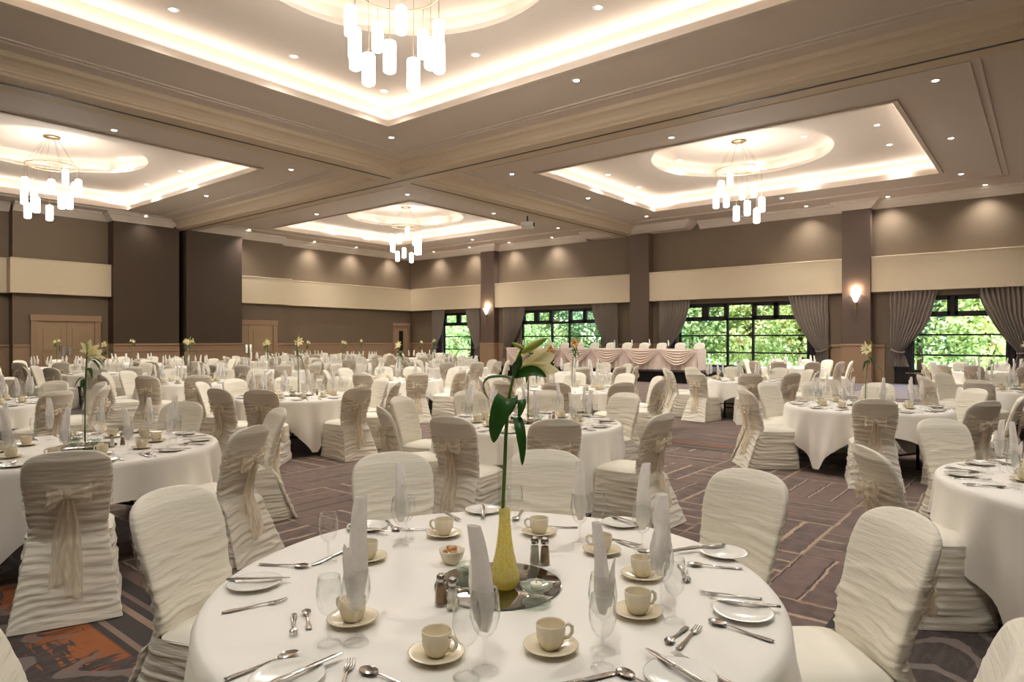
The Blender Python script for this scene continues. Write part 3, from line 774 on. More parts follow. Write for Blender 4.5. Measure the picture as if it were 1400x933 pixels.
def hedge():
    r = random.Random(5); b = MB()
    for k in range(34000):
        y = r.uniform(-6, 58); z = r.uniform(0, 5.8) ; x = 40 + .8 * noise.noise(Vector((y * .6, z * .8, 3))) + r.gauss(0, .25)
        p = Vector((x, y, z - .2)); s = r.uniform(.10, .2); n_ = Vector((-1 + r.gauss(0, .7), r.gauss(0, .7), r.gauss(.6, .7))).normalized()
        t = n_.orthogonal().normalized(); t = (Matrix.Rotation(r.uniform(0, 6.28), 3, n_) @ t); u = n_.cross(t)
        b.quad(p - t * s, p + u * s * .55, p + t * s, p - u * s * .55)
    return b.mesh('hedge', 'leaves_a', False)
o = thing('carpet_sheen_panel', 'pale glossy panel added as window sheen on the carpet below the rightmost window', 'sheen panel', (23.2, 3.3, 0))  # thin slab added to imitate window sheen on the carpet
part('carpet_sheen', MB().bbox(-3.2, 3.1, -1.15, 1.25, .001, .012, .003), 'carpet_sheen', o, False)
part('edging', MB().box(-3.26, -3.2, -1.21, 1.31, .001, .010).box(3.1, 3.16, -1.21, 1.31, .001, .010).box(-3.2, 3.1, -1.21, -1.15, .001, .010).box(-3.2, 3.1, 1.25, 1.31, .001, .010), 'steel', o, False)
h = tag(put('hedge', hedge()), 'tall bright green hedge behind the trees outside all the windows', 'hedge'); h['kind'] = 'stuff'
# ================================================================== CHAIRS
def back_y(z):
    if z < .45: return -.215 - .10 * max(0, (.45 - z) / .45) * 0
    return -.215 - .150 * ((z - .45) / .5) ** 1.25
def rear_y(z):          # rearmost surface of back / skirt at height z
    return back_y(z) - .035 if z > .45 else -.25 - .175 * ((.45 - z) / .45) ** 1.1
def wrinkle(x, y, z, seed, amp):
    w = noise.noise(Vector((x * 4, y * 3, seed))) * .9
    n1 = noise.noise(Vector((x * 2.2 + y * 2.0, z * 26 + w * 2.2, seed * 3.1)))
    n2 = noise.noise(Vector((x * 5 + y * 4.0, z * 48 + w * 3, seed * 1.7 + 9)))
    return amp * ((1 - min(1, abs(n1) * 3.2)) ** 1.3 * 1.6 + .4 * n2 - .3)
def sgp(v, p): return math.copysign(abs(v) ** p, v)
def chair_back(seed, nu=64, nv=120):
    b = MB(); ztop, zs = .955, .77
    def hw(z):
        if z < .50: return .190 + .078 * ((.50 - z) / .50) ** 1.25
        if z < zs: return .190 + .028 * ((z - .50) / (zs - .50)) ** 1.2
        k = min(1, (z - zs) / (ztop - zs)); return .218 * max(0.004, (1 - k ** 4.2)) ** (1 / 2.7)
    def fn(a, t):
        tt = t
        z = .006 + (ztop - .006) * (1 - (1 - tt) ** 1.25)
        w = hw(z); th = 2 * PI * a
        cx, sy = math.cos(th), math.sin(th)
        x = w * sgp(cx, .55); thick = .034 * min(1, .25 + 1.6 * (ztop - z) / .12)
        if z > .5: yc = back_y(z)
        else:
            q = max(0, min(1, (.5 - z) / .12)); q = q * q * (3 - 2 * q)
            thick = .034 - .016 * q; yc = back_y(max(z, .45)) * (1 - q) + (rear_y(z) + thick - .006) * q
        y = yc + thick * sgp(sy, .6) + .045 * (x / .23) ** 2 * (1 if z > .5 else max(0, 1 - (.5 - z) / .15))
        m = max(0, min(1, (.83 - z) / .16)) * .9 + .1
        dn = wrinkle(x, 0 if sy > 0 else .7, z + (.12 * abs(x) if sy < 0 else 0), seed, (.0068 if sy > 0 else .0085) * m * min(1, z / .05))
        y += dn * (1 if sy > 0 else -1) * abs(sy) ** .5; x += dn * cx * .6
        return (x, y, z)
    b.grid(fn, nu, nv, True)
    i = len(b.v) - nu; b.f.append(tuple(i + k for k in range(nu)))
    return b
def chair_skirt(seed, nu=96, nv=64):
    b = MB()
    def fn(a, t):
        z = .452 * (1 - t) + .004 * t; th = 2 * PI * a; cx, sy = math.cos(th), math.sin(th)
        x = (.214 + .034 * t) * sgp(cx, .28)
        yr, yf = -.235 - .170 * t ** 1.1, .232 + .03 * t
        yc, hy = (yr + yf) / 2, (yf - yr) / 2
        y = yc + hy * sgp(sy, .28)
        rear = max(0, -sy)
        amp = .0080 * min(1, t * 6) * (1 if sy < .6 else .5) * min(1, (1 - t) * 14)
        zz = z + (.10 * abs(x) if sy < 0 else .03 * y)
        d = wrinkle(x, y, zz, seed + 5, amp)
        n_ = Vector((sgp(cx, .8), sgp(sy, .8), 0)).normalized()
        hem = .008 * math.sin(a * 34 + seed) * t ** 3
        return (x + n_.x * (d + hem), y + n_.y * (d + hem), z)
    return b.grid(fn, nu, nv, True)
def chair_seat(seed, n=48, r=10):
    b = MB()
    def fn(a, t):
        k = 1 - t; th = 2 * PI * a; cx, sy = math.cos(th), math.sin(th)
        x = .218 * k * sgp(cx, .3 + .4 * t); y = .022 + .210 * k * sgp(sy, .3 + .4 * t)
        z = .447 + .036 * (1 - k ** 7) + .010 * (1 - k * k) + .003 * noise.noise(Vector((x * 14, y * 14, seed)))
        return (x, y, z)
    b.grid(fn, n, r, True); i = len(b.v) - n; b.f.append(tuple(i + k for k in range(n)))
    return b
def sash_band(seed):
    b = MB()
    for s in (-1, 1):
        def fn(a, t):
            zo = .83 - .22 * t; zk = .735 - .055 * t
            e = a ** .8; z = zo + (zk - zo) * e
            x = s * (.218 * (1 - a) + .012 * a)
            cc = min(1, abs(x) / .214) ** (1 / .55); off = .034 * ((max(0, 1 - cc * cc)) ** .5) ** .6
            y = back_y(z) + .045 * (x / .23) ** 2 - off - .013 - .010 * a - .008 * math.sin(a * PI) - .003 * abs(math.sin(t * 9 + seed))
            return (x, y, z)
        b.grid(fn, 14, 12)
    return b
def sash_bow(seed):
    b = MB(); zk = .706; yk = back_y(zk) - .062
    b.blob((0, yk, zk), (.026, .022, .034), 14, 10, .35, seed)
    r = random.Random(seed)
    for s in (-1, 1):
        L = r.uniform(.085, .115); dr = r.uniform(-.02, .03)
        def fn(a, t):
            th = 2 * PI * a; e = (1 - math.cos(th)) / 2
            x = s * (.008 + L * e); yy = yk + .030 * math.sin(th) * (.3 + e) - .006
            wz = .016 + .040 * e ** .7
            z = zk + (t - .5) * 2 * wz - dr * e * e + .008 * math.sin(t * 12 + e * 6 + seed)
            return (x, yy + .008 * math.sin(t * 14 + seed), z)
        b.grid(fn, 22, 10)
    return b
def sash_tail(seed, s):
    b = MB(); r = random.Random(seed * 2 + (s > 0)); zb = r.uniform(.14, .24); sp = r.uniform(.015, .035)
    def fn(a, t):
        z = .70 + (zb - .70) * t; w = .018 + .034 * min(1, t * 2.2)
        x = s * (.010 + sp * t) + (a - .5) * 2 * w * .8
        z2 = z - (.035 * (a if s > 0 else 1 - a) if t > .9 else 0)
        y = rear_y(z) - .030 - .018 * math.sin(t * 3) + .013 * math.sin(a * 11 + t * 4 + seed) + .01 * noise.noise(Vector((a * 3, t * 4, seed)))
        return (x, min(y, rear_y(z) - .012), z2)
    return b.grid(fn, 12, 22)
CHV = []
for sd in (1, 2, 3, 4):
    CHV.append(dict(seat=chair_seat(sd).mesh('seat', 'ivory_seat'), backrest=chair_back(sd).mesh('backrest', 'ivory'), skirt=chair_skirt(sd).mesh('skirt', 'ivory'),
                    sash=sash_band(sd).mesh('sash', 'organza_band'), bow=sash_bow(sd).mesh('bow', 'organza'), tails=[sash_tail(sd, s).mesh('tail', 'organza') for s in (-1, 1)]))
def far_chair(sd):
    b = chair_back(sd, 32, 40).add(chair_skirt(sd, 48, 14)).add(chair_seat(sd, 32, 6))
    me = b.mesh('banquet_chair', 'ivory'); s = sash_band(sd).add(sash_bow(sd)).add(sash_tail(sd, -1)).add(sash_tail(sd, 1))
    n0 = len(b.v); nf = len(b.f); b.add(s)
    me = b.mesh('banquet_chair', 'ivory'); me.materials.append(MT['organza'])
    for i, p in enumerate(me.polygons):
        if i >= nf: p.material_index = 1
    return me
FARCH = [far_chair(1), far_chair(3)]
chair_i = 0
def place_chair(p, rz, label, group, full):
    global chair_i
    chair_i += 1
    if not full:
        return tag(put('banquet_chair', FARCH[chair_i % 2], None, p, rz), label, 'chair', group)
    v = CHV[chair_i % 4]
    o = thing('banquet_chair', label, 'chair', p, rz, group)
    put('seat', v['seat'], o); put('backrest', v['backrest'], o); put('skirt', v['skirt'], o)
    s = put('sash', v['sash'], o); put('bow', v['bow'], s)
    for t in v['tails']: put('tail', t, s)
    return o

# ================================================================== TABLES
RT, ZTOP = .915, .742
def cloth_mesh(seed, rt=RT, half=1.19, nu=220, nv=34):
    b = MB(); zt = ZTOP + .004
    rr = random.Random(seed); ph = [rr.uniform(0, 6.28) for _ in range(6)]
    def edge(th):
        q = (th + PI / 4) % (PI / 2) - PI / 4
        return min(half / math.cos(q), half * 1.36)
    def fn(a, t):
        th = 2 * PI * a; R = edge(th)
        if t < .3:
            r = rt * (t / .3); return (r * math.cos(th), r * math.sin(th), zt)
        k = (t - .3) / .7; L = R - rt; s = k * L
        bend = .045
        if s < bend: out = s * .55; dz = s * s / bend * .6
        else: out = bend * .55; dz = bend * .6 + (s - bend)
        dep = max(0, dz - .03)
        q = (th + PI / 4) % (PI / 2) - PI / 4; corner = abs(q) / (PI / 4)
        fold = (math.sin(th * 15 + ph[0]) * .45 + math.sin(th * 26 + ph[1]) * .32 + math.sin(th * 9 + ph[2]) * .4)
        amp = min(.07, dep * .16) * (.7 + .6 * corner)
        out += amp * (fold + .4) + dep * .05
        r = rt + out
        z = max(.012, zt - dz)
        th2 = th + .03 * dep * math.sin(th * 9 + ph[3])
        return (r * math.cos(th2), r * math.sin(th2), z)
    b.grid(fn, nu, nv, True)
    return b
CLOTH = [cloth_mesh(k).mesh('tablecloth', 'cloth') for k in (11, 12, 13)]
top_m = MB().lathe([(.001, .715), (RT - .02, .715), (RT - .005, .72), (RT - .005, .736), (RT - .02, ZTOP), (.001, ZTOP)], 64).mesh('tabletop', 'wood')
leg_m = []
for sx in (-1, 1):
    for sy in (-1, 1):
        lb = MB().tube([(sx * .42, sy * .30, .715), (sx * .44, sy * .34, .4), (sx * .44, sy * .34, .02)], .018, 10).lathe([(.026, 0), (.026, .03), (.018, .035)], 10, (sx * .44, sy * .34, 0))
        leg_m.append(lb.mesh('leg', 'black'))
brace_m = [MB().tube([(sx * .44, -.34, .2), (sx * .44, .34, .2)], .012, 8).tube([(sx * .43, 0, .2), (sx * .12, 0, .70)], .010, 8).mesh('brace', 'black') for sx in (-1, 1)]

# ---- tableware meshes
def prof_mesh(name, prof, mat, n=28): return MB().lathe(prof, n).mesh(name, mat)
def goblet(s=1.0, n=28, H=.205):
    foot = [(.034 * s, .0), (.034 * s, .002), (.02 * s, .006), (.007 * s, .011), (.0045, .018)]
    stem = [(.0045, .018), (.0038, .05), (.0042, .078 * H / .205), (.008, .086 * H / .205)]
    z0 = .086 * H / .205; bh = H - z0
    bowl = [(.008, z0), (.020 * s, z0 + .07 * bh), (.030 * s, z0 + .2 * bh), (.0375 * s, z0 + .42 * bh), (.0385 * s, z0 + .55 * bh), (.036 * s, z0 + .78 * bh), (.0315 * s, z0 + bh), (.0305 * s, z0 + bh), (.035 * s, z0 + .78 * bh), (.0375 * s, z0 + .55 * bh), (.0365 * s, z0 + .42 * bh)]
    return foot, stem, bowl
gf, gs, gb = goblet(1.0); wf, ws, wb = goblet(.92, 28, .185)
GOB_P = [('bowl', prof_mesh('bowl', gb, 'goblet'), []), ('stem', prof_mesh('stem', gs, 'goblet', 14), []), ('foot', prof_mesh('foot', gf, 'goblet'), [])]
WIN_P = [('bowl', prof_mesh('bowl', wb, 'goblet'), []), ('stem', prof_mesh('stem', ws, 'goblet', 14), []), ('foot', prof_mesh('foot', wf, 'goblet'), [])]
GOB_1 = prof_mesh('water_goblet', gf + gs[1:] + gb[1:], 'goblet', 16); WIN_1 = prof_mesh('wine_glass', wf + ws[1:] + wb[1:], 'goblet', 16)
def napkin(seed, n=36, m=30):
    b = MB(); r = random.Random(seed); L = r.uniform(.225, .262); bend = r.uniform(-.016, .016); tw = r.uniform(1.2, 2.6)
    z0 = .10; sl = r.uniform(.0, .35)
    def rad(k):
        pts = [(0, .011), (.10, .020), (.25, .026), (.42, .0255), (.55, .0225), (.7, .021), (.85, .020), (1, .0165)]
        for (a, ra), (c, rc) in zip(pts, pts[1:]):
            if a <= k <= c: return ra + (rc - ra) * (k - a) / (c - a)
        return .0165
    def fn(a, t):
        th = 2 * PI * a; R = rad(t); R *= 1 + .12 * math.cos(3 * th + tw * t * 3) * (1 - .5 * t) + .16 * math.cos(2 * th + tw)
        z = z0 + L * t + (sl * R * math.cos(th - .6) if t > .7 else 0) * (t - .7) / .3
        return (R * math.cos(th) + bend * t * t * 2, R * math.sin(th) * .8, z)
    b.grid(fn, n, m, True)
    def fin(a, t):            # inner wall of the open tip
        th = 2 * PI * a; k = 1 - t; R = .0165 * (.92 - .25 * t) * (1 + .08 * math.cos(2 * th + 1))
        z = z0 + L * (1 - .06 * t) + sl * R * math.cos(th - .6); return (R * math.cos(th) + bend * 2, R * math.sin(th) * .8, z)
    b.grid(fin, n, 4, True)
    # folded leaf that stands against the roll
    a0 = r.uniform(0, 6.28); zt = r.uniform(.235, .285)
    def flap(a, t):
        s = (a - .5) * 2; z = .125 + (zt - .125) * t; half = (.95 * (1 - t) ** .7 + .05)
        th = a0 + s * half * 1.25; R = rad((z - z0) / L) * 1.12 + .004 + .018 * t * t
        return (R * math.cos(th) + bend * 2 * ((z - z0) / L) ** 2, R * math.sin(th) * .85, z)
    b.grid(flap, 14, 12)
    return b.mesh('napkin', 'napkin')
NAP = [napkin(k) for k in range(6)]
cup_b = [(.001, .004), (.022, .0), (.024, .004), (.030, .010), (.037, .028), (.039, .052), (.0395, .064), (.038, .066), (.0365, .062), (.0345, .03), (.028, .012), (.001, .008)]
CUP_BODY = prof_mesh('body', cup_b, 'china')
hp = [(.037, 0, .054), (.050, 0, .058), (.060, 0, .049), (.060, 0, .034), (.050, 0, .022), (.036, 0, .022)]
CUP_H = MB().tube(hp, [.0045, .0045, .005, .005, .0045, .0045], 8).mesh('handle', 'china')
CUP_P = [('body', CUP_BODY, []), ('handle', CUP_H, [])]
CUP_1 = MB().lathe(cup_b, 18).tube(hp, .0048, 6).mesh('coffee_cup', 'china')
SAUCER = prof_mesh('saucer', [(.001, .003), (.026, .003), (.028, .0), (.032, .001), (.05, .008), (.072, .015), (.074, .017), (.071, .018), (.05, .012), (.03, .007), (.026, .006), (.001, .006)], 'china', 36)
PLATE = prof_mesh('side_plate', [(.001, .003), (.045, .003), (.047, .0), (.052, .001), (.07, .008), (.086, .013), (.088, .015), (.085, .0155), (.068, .011), (.052, .006), (.001, .005)], 'plate', 40)
# cutlery lies along +x from the handle end (x = 0) to the tip
def bar(pts, wid, thk):
    """flat metal strip: pts [(x, z)], half widths, half thickness"""
    b = MB()
    sec = 8
    def fn(a, t):
        j = t * (len(pts) - 1); i = min(int(j), len(pts) - 2); f = j - i
        x = pts[i][0] * (1 - f) + pts[i + 1][0] * f; z = pts[i][1] * (1 - f) + pts[i + 1][1] * f
        w = wid[i] * (1 - f) + wid[i + 1] * f; h = thk[i] * (1 - f) + thk[i + 1] * f; th = 2 * PI * a
        return (x, w * sgp(math.cos(th), .7), z + h * sgp(math.sin(th), .8))
    b.grid(fn, sec, (len(pts) - 1) * 2, True)
    n = len(b.v); b.f.append(tuple(range(sec - 1, -1, -1))); b.f.append(tuple(n - sec + k for k in range(sec)))
    return b
def fork_m(L):
    hd = bar([(0, .003), (.02, .003), (.06 * L / .19, .003), (.115 * L / .19, .007), (.13 * L / .19, .007)], [.008, .009, .006, .003, .003], [.0016, .002, .002, .0018, .0016])
    k = L / .19; t = MB()
    t.add(bar([(.128 * k, .007), (.142 * k, .0055), (.15 * k, .005)], [.003, .011, .012], [.0014, .0011, .001]))
    for y in (-.0095, -.0032, .0032, .0095): t.add(bar([(.149 * k, .005), (.17 * k, .005), (.19 * k, .009)], [.002, .0018, .0012], [.001, .001, .0007]).xf(Matrix.Translation((0, y, 0))))
    return hd, t
def spoon_m(L):
    k = L / .19
    hd = bar([(0, .003), (.02, .003), (.06 * k, .003), (.12 * k, .007), (.138 * k, .007)], [.008, .009, .006, .003, .003], [.0016, .002, .002, .0018, .0016])
    t = MB()
    def fn(a, q):
        th = 2 * PI * a; r = q; cx = .162 * k; x = cx + .028 * k * r * math.cos(th); y = .019 * k * r * math.sin(th) * (1 + .12 * math.cos(th))
        return (x, y, .002 + .007 * r * r)
    t.grid(fn, 20, 6, True)
    def fn2(a, q):
        th = 2 * PI * a; r = q; cx = .162 * k; x = cx + .028 * k * r * math.cos(th); y = .019 * k * r * math.sin(th) * (1 + .12 * math.cos(th))
        return (x, y, .0008 + .0075 * r * r)
    t.grid(fn2, 20, 6, True)
    return hd, t
def knife_m(L):
    k = L / .21
    hd = bar([(0, .004), (.03, .004), (.09 * k, .004), (.1 * k, .004)], [.008, .009, .0065, .006], [.003, .0035, .003, .0025])
    t = bar([(.098 * k, .004), (.12 * k, .004), (.18 * k, .004), (.205 * k, .004), (.21 * k, .004)], [.006, .0095, .0095, .005, .001], [.0018, .0012, .001, .0008, .0006])
    return hd, t
CUT = {}
for kind, fn, L, tn in (('fork', fork_m, .19, 'tines'), ('spoon', spoon_m, .19, 'bowl'), ('knife', knife_m, .21, 'blade'), ('dessert_spoon', spoon_m, .185, 'bowl'), ('dessert_fork', fork_m, .16, 'tines'), ('teaspoon', spoon_m, .135, 'bowl')):
    a, c = fn(L)
    CUT[kind] = ([('handle', a.mesh('handle', 'steel'), []), (tn, c.mesh(tn, 'steel'), [])], None, L)
    b = MB().add(a).add(c); CUT[kind] = (CUT[kind][0], b.mesh(kind, 'steel'), L)
MIRROR = [('glass', MB().lathe([(.001, .006), (.208, .006), (.212, .004)], 64).mesh('glass', 'mirror'), []), ('rim', MB().lathe([(.212, .0045), (.213, .001), (.208, .0)], 64).mesh('rim', 'mirroredge'), [])]
TL = [(.045, .0), (.047, .004), (.043, .012), (.026, .022), (.023, .03), (.03, .04), (.046, .05), (.050, .057), (.047, .060), (.036, .054), (.02, .05), (.001, .05)]
HOLD = prof_mesh('candle_holder', TL, 'candleglass', 28)
CAND = [('wax', MB().lathe([(.001, .0), (.018, .0), (.0185, .004), (.0185, .012), (.016, .013), (.001, .0115)], 18).mesh('wax', 'wax'), []), ('wick', MB().tube([(0, 0, .011), (.001, 0, .02)], .0009, 5).mesh('wick', 'black'), [])]
def shaker(fill):
    body = MB().lathe([(.001, .002), (.019, .002), (.021, .006), (.018, .04), (.0145, .072), (.013, .078)], 8)
    cap = MB().lathe([(.0145, .076), (.0155, .08), (.0145, .092), (.008, .099), (.001, .1)], 16)
    inner = MB().lathe([(.001, .004), (.0175, .006), (.0155, .04), (.0128, .066), (.001, .066)], 8)
    return [('body', body.mesh('body', 'goblet'), []), ('cap', cap.mesh('cap', 'cap'), []), ('filling', inner.mesh('filling', fill), [])]
SALT, PEPP = shaker('salt'), shaker('pepper')
BOWL = prof_mesh('sugar_bowl', [(.001, .003), (.025, .0), (.027, .004), (.038, .018), (.046, .042), (.048, .05), (.045, .05), (.036, .02), (.024, .008), (.001, .007)], 'china', 30)
CUBE = MB().bbox(-.008, .008, -.007, .007, 0, .014, .002).mesh('sugar_lump', 'sugar')
# tall vases and lilies
VASE = [('glass', MB().lathe([(.001, .004), (.04, .0), (.044, .003), (.036, .01), (.022, .03), (.020, .05), (.021, .3), (.024, .42), (.026, .45), (.024, .45), (.0195, .3), (.0185, .05), (.001, .03)], 24).mesh('glass', 'vaseglass'), [])]
def leaf(b, pts, w, side, fold=.25):
    n = len(pts); ws = [w * math.sin(PI * (.04 + .96 * k / (n - 1))) ** .8 + .0005 for k in range(n)]
    b.ribbon(pts, ws, side, fold)
def curve(p0, p1, p2, p3, n=12):
    p0, p1, p2, p3 = map(Vector, (p0, p1, p2, p3)); out = []
    for k in range(n):
        t = k / (n - 1); out.append(p0 * (1 - t) ** 3 + p1 * 3 * t * (1 - t) ** 2 + p2 * 3 * t * t * (1 - t) + p3 * t ** 3)
    return out
def flower(base, d, size, mat, open_=.75):
    """trumpet lily: six petals around axis d; returns (petals MB, stamens MB)"""
    base = Vector(base); d = Vector(d).normalized(); s = d.orthogonal().normalized(); u = d.cross(s)
    pet = MB(); st = MB(); an = MB()
    for k in range(6):
        a = 2 * PI * k / 6 + (0 if k % 2 else .05); r = s * math.cos(a) + u * math.sin(a); side = d.cross(r)
        pts = curve(base, base + d * size * .45 + r * size * .05, base + d * size * .8 + r * size * .22, base + d * size * (1.0 if k % 2 else .95) + r * size * open_, 10)
        n = len(pts); ws = [size * (.05 + .15 * math.sin(PI * min(1, k2 / (n - 1) * .98)) ** .9) * (1 if k2 < n - 1 else .1) for k2 in range(n)]
        pet.ribbon(pts, ws, side, -.25)
    for k in range(5):
        a = 2 * PI * k / 5; r = s * math.cos(a) + u * math.sin(a)
        e = base + d * size * .92 + r * size * .13
        st.tube(curve(base + d * size * .2, base + d * size * .5, base + d * size * .8 + r * size * .06, e, 6), size * .012, 5)
        an.blob(e, (size * .035, size * .035, size * .05), 6, 5)
    return pet, st, an
def lily_generic(seed, H, orange=False):
    r = random.Random(seed); sw = Vector((r.uniform(-.05, .05), r.uniform(-.05, .05), 0))
    st = curve((0, 0, .03), (.0, 0, .3), (0, 0, .45), Vector((0, 0, H)) + sw, 12)
    parts = [('stem', MB().tube(st, .006, 8).mesh('stem', 'stem'), [])]
    lb = []
    for k in range(7):
        a = r.uniform(0, 6.28); o = Vector((math.cos(a), math.sin(a), 0)); b0 = Vector((0, 0, H * r.uniform(.66, .95))) + sw * .8
        L = r.uniform(.08, .16); mb = MB()
        leaf(mb, curve(b0, b0 + o * L * .4 + Vector((0, 0, .05)), b0 + o * L * .8 + Vector((0, 0, .02)), b0 + o * L + Vector((0, 0, -r.uniform(.02, .12))), 8), r.uniform(.014, .024), o.cross(Vector((0, 0, 1))))
        parts.append(('leaf', mb.mesh('leaf', 'leaf'), []))
    tip = Vector((0, 0, H)) + sw
    for k in range(2):
        a = r.uniform(0, 6.28) if k else seed * 1.7; d = Vector((math.cos(a), math.sin(a), .35))
        pe, s2, an = flower(tip - Vector((0, 0, .03 * k)), d, r.uniform(.085, .11), 'petal')
        parts.append(('flower', pe.mesh('flower', 'petal_o' if orange else 'petal'), [('stamen', s2.mesh('stamen', 'stem'))]))
    a = r.uniform(0, 6.28); bd = MB().tube(curve(tip, tip + Vector((0, 0, .03)), tip + Vector((.02, .01, .06)), tip + Vector((.03 * math.cos(a), .03 * math.sin(a), .11)), 6), [.004, .006, .009, .009, .006, .002], 8)
    parts.append(('bud', bd.mesh('bud', 'bud'), []))
    return parts
LILY = [lily_generic(k, h) for k, h in ((1, .74), (2, .70), (3, .78), (4, .72))]; LILY_O = lily_generic(8, .76, True)

# ================================================================== TABLE PLAN
# key: (x, y, phrase, chairs [(angle from camera right, distance)] or None, level, cloth turn)
TB = [
 ('front', 1.71, 1.47, 'front table', [(4, 1.13), (36, 1.12), (80, 1.10), (115, 1.12), (161, 1.10), (-37, 1.10), (-141, 1.06)], 0, .62),
 ('nl', 1.85, 5.75, 'near left table', [(-60, 1.28), (-12, 1.12), (37, 1.14), (90, 1.16)], 1, .35),
 ('re', 5.0, -.37, 'right edge table', [(172, 1.06), (94, 1.16), (58, 1.1)], 1, .5),
 ('bf', 5.22, 4.05, 'table behind front table', [(-117, 1.12), (-83, 1.12), (-44, 1.2), (42, 1.25), (80, 1.15), (116, 1.22), (158, 1.16), (-160, 1.12)], 1, .2),
 ('nr', 9.14, 1.77, 'near right lily table', [(-115, 1.1), (-75, 1.25), (-38, 1.2), (5, 1.15), (55, 1.2), (88, 1.15), (117, 1.2), (150, 1.15), (180, 1.16)], 1, 1.1),
 ('lc', 5.53, 8.57, 'left centre lily table', [(-90, 1.2), (-42, 1.2), (-114, 1.12), (0, 1.12), (45, 1.12), (80, 1.15), (115, 1.12), (150, 1.15), (180, 1.1)], 1, .8),
 ('le', 2.2, 10.75, 'second left edge table', [(-20, 1.2), (-58, 1.15), (18, 1.15), (52, 1.15), (88, 1.12), (122, 1.1)], 1, .1),
 ('far_re', 13.8, .3, 'far right edge table', None, 2, .4),
 ('c1', 9.2, 6.2, 'centre table facing stage', None, 1, .9),
 ('c2', 9.2, 10.6, 'centre table before narrow door', None, 1, 1.2),
 ('pier', 6.0, 13.0, 'table before dark piers', None, 2, .3),
 ('dd2', 6.2, 18.0, 'table right of double doors', None, 3, .7),
 ('dd1', 6.6, 22.8, 'table at left double doors', None, 3, 0),
 ('mid', 9.6, 16.3, 'table before middle doors', None, 2, .2),
 ('ww', 13.6, 5.0, 'table below wide window', None, 2, .5),
 ('st', 13.8, 9.2, 'table just before stage', None, 2, .9),
 ('cw', 14.3, 13.8, 'table before corner window', None, 3, .1),
 ('nd', 13.7, 18.6, 'table left of narrow door', None, 3, .4),
 ('nd2', 17.3, 22.2, 'far table under narrow door', None, 3, .8),
 ('cor', 20.7, 22.2, 'farthest corner table', None, 3, .2),
 ('rw', 21.0, 1.1, 'rightmost window table', None, 3, .6),
 ('sc', 20.8, 6.0, 'table left of right sconce', None, 3, .3),
 ('p1', 9.4, 20.7, 'far table between dark piers', None, 3, .5),
 ('p0', 9.5, 25.0, 'far table below first pier', None, 3, .9),
 ('md', 13.5, 23.0, 'far table by middle doors', None, 3, .35),
 ('dw', 17.3, 26.0, 'farthest table by door wall', None, 3, .15),
 ('cl', 17.6, 18.2, 'far table by corner window', None, 3, .65),
]
def side_labels(items):
    """items [(x, y)] around a centre -> place words, unique per table"""
    return None
def place_words(cx, cy, pts):
    """for points round a table: 'on the near side, second from left' etc."""
    dc = cx * ED.x + cy * ED.y; near, far = [], []
    for i, (x, y) in enumerate(pts):
        (near if camd((x, y)) < dc else far).append((pix((x, y)) if camd((x, y)) > .3 else (x * EL.x + y * EL.y) * 3000, i))
    out = [None] * len(pts)
    for grp, nm in ((near, 'near'), (far, 'far')):
        grp.sort()
        for k, (_, i) in enumerate(grp):
            out[i] = '%s side' % nm if len(grp) == 1 else '%s from left, %s side' % (ORD[k], nm)
    return out
CAMP = Vector((0, 0))
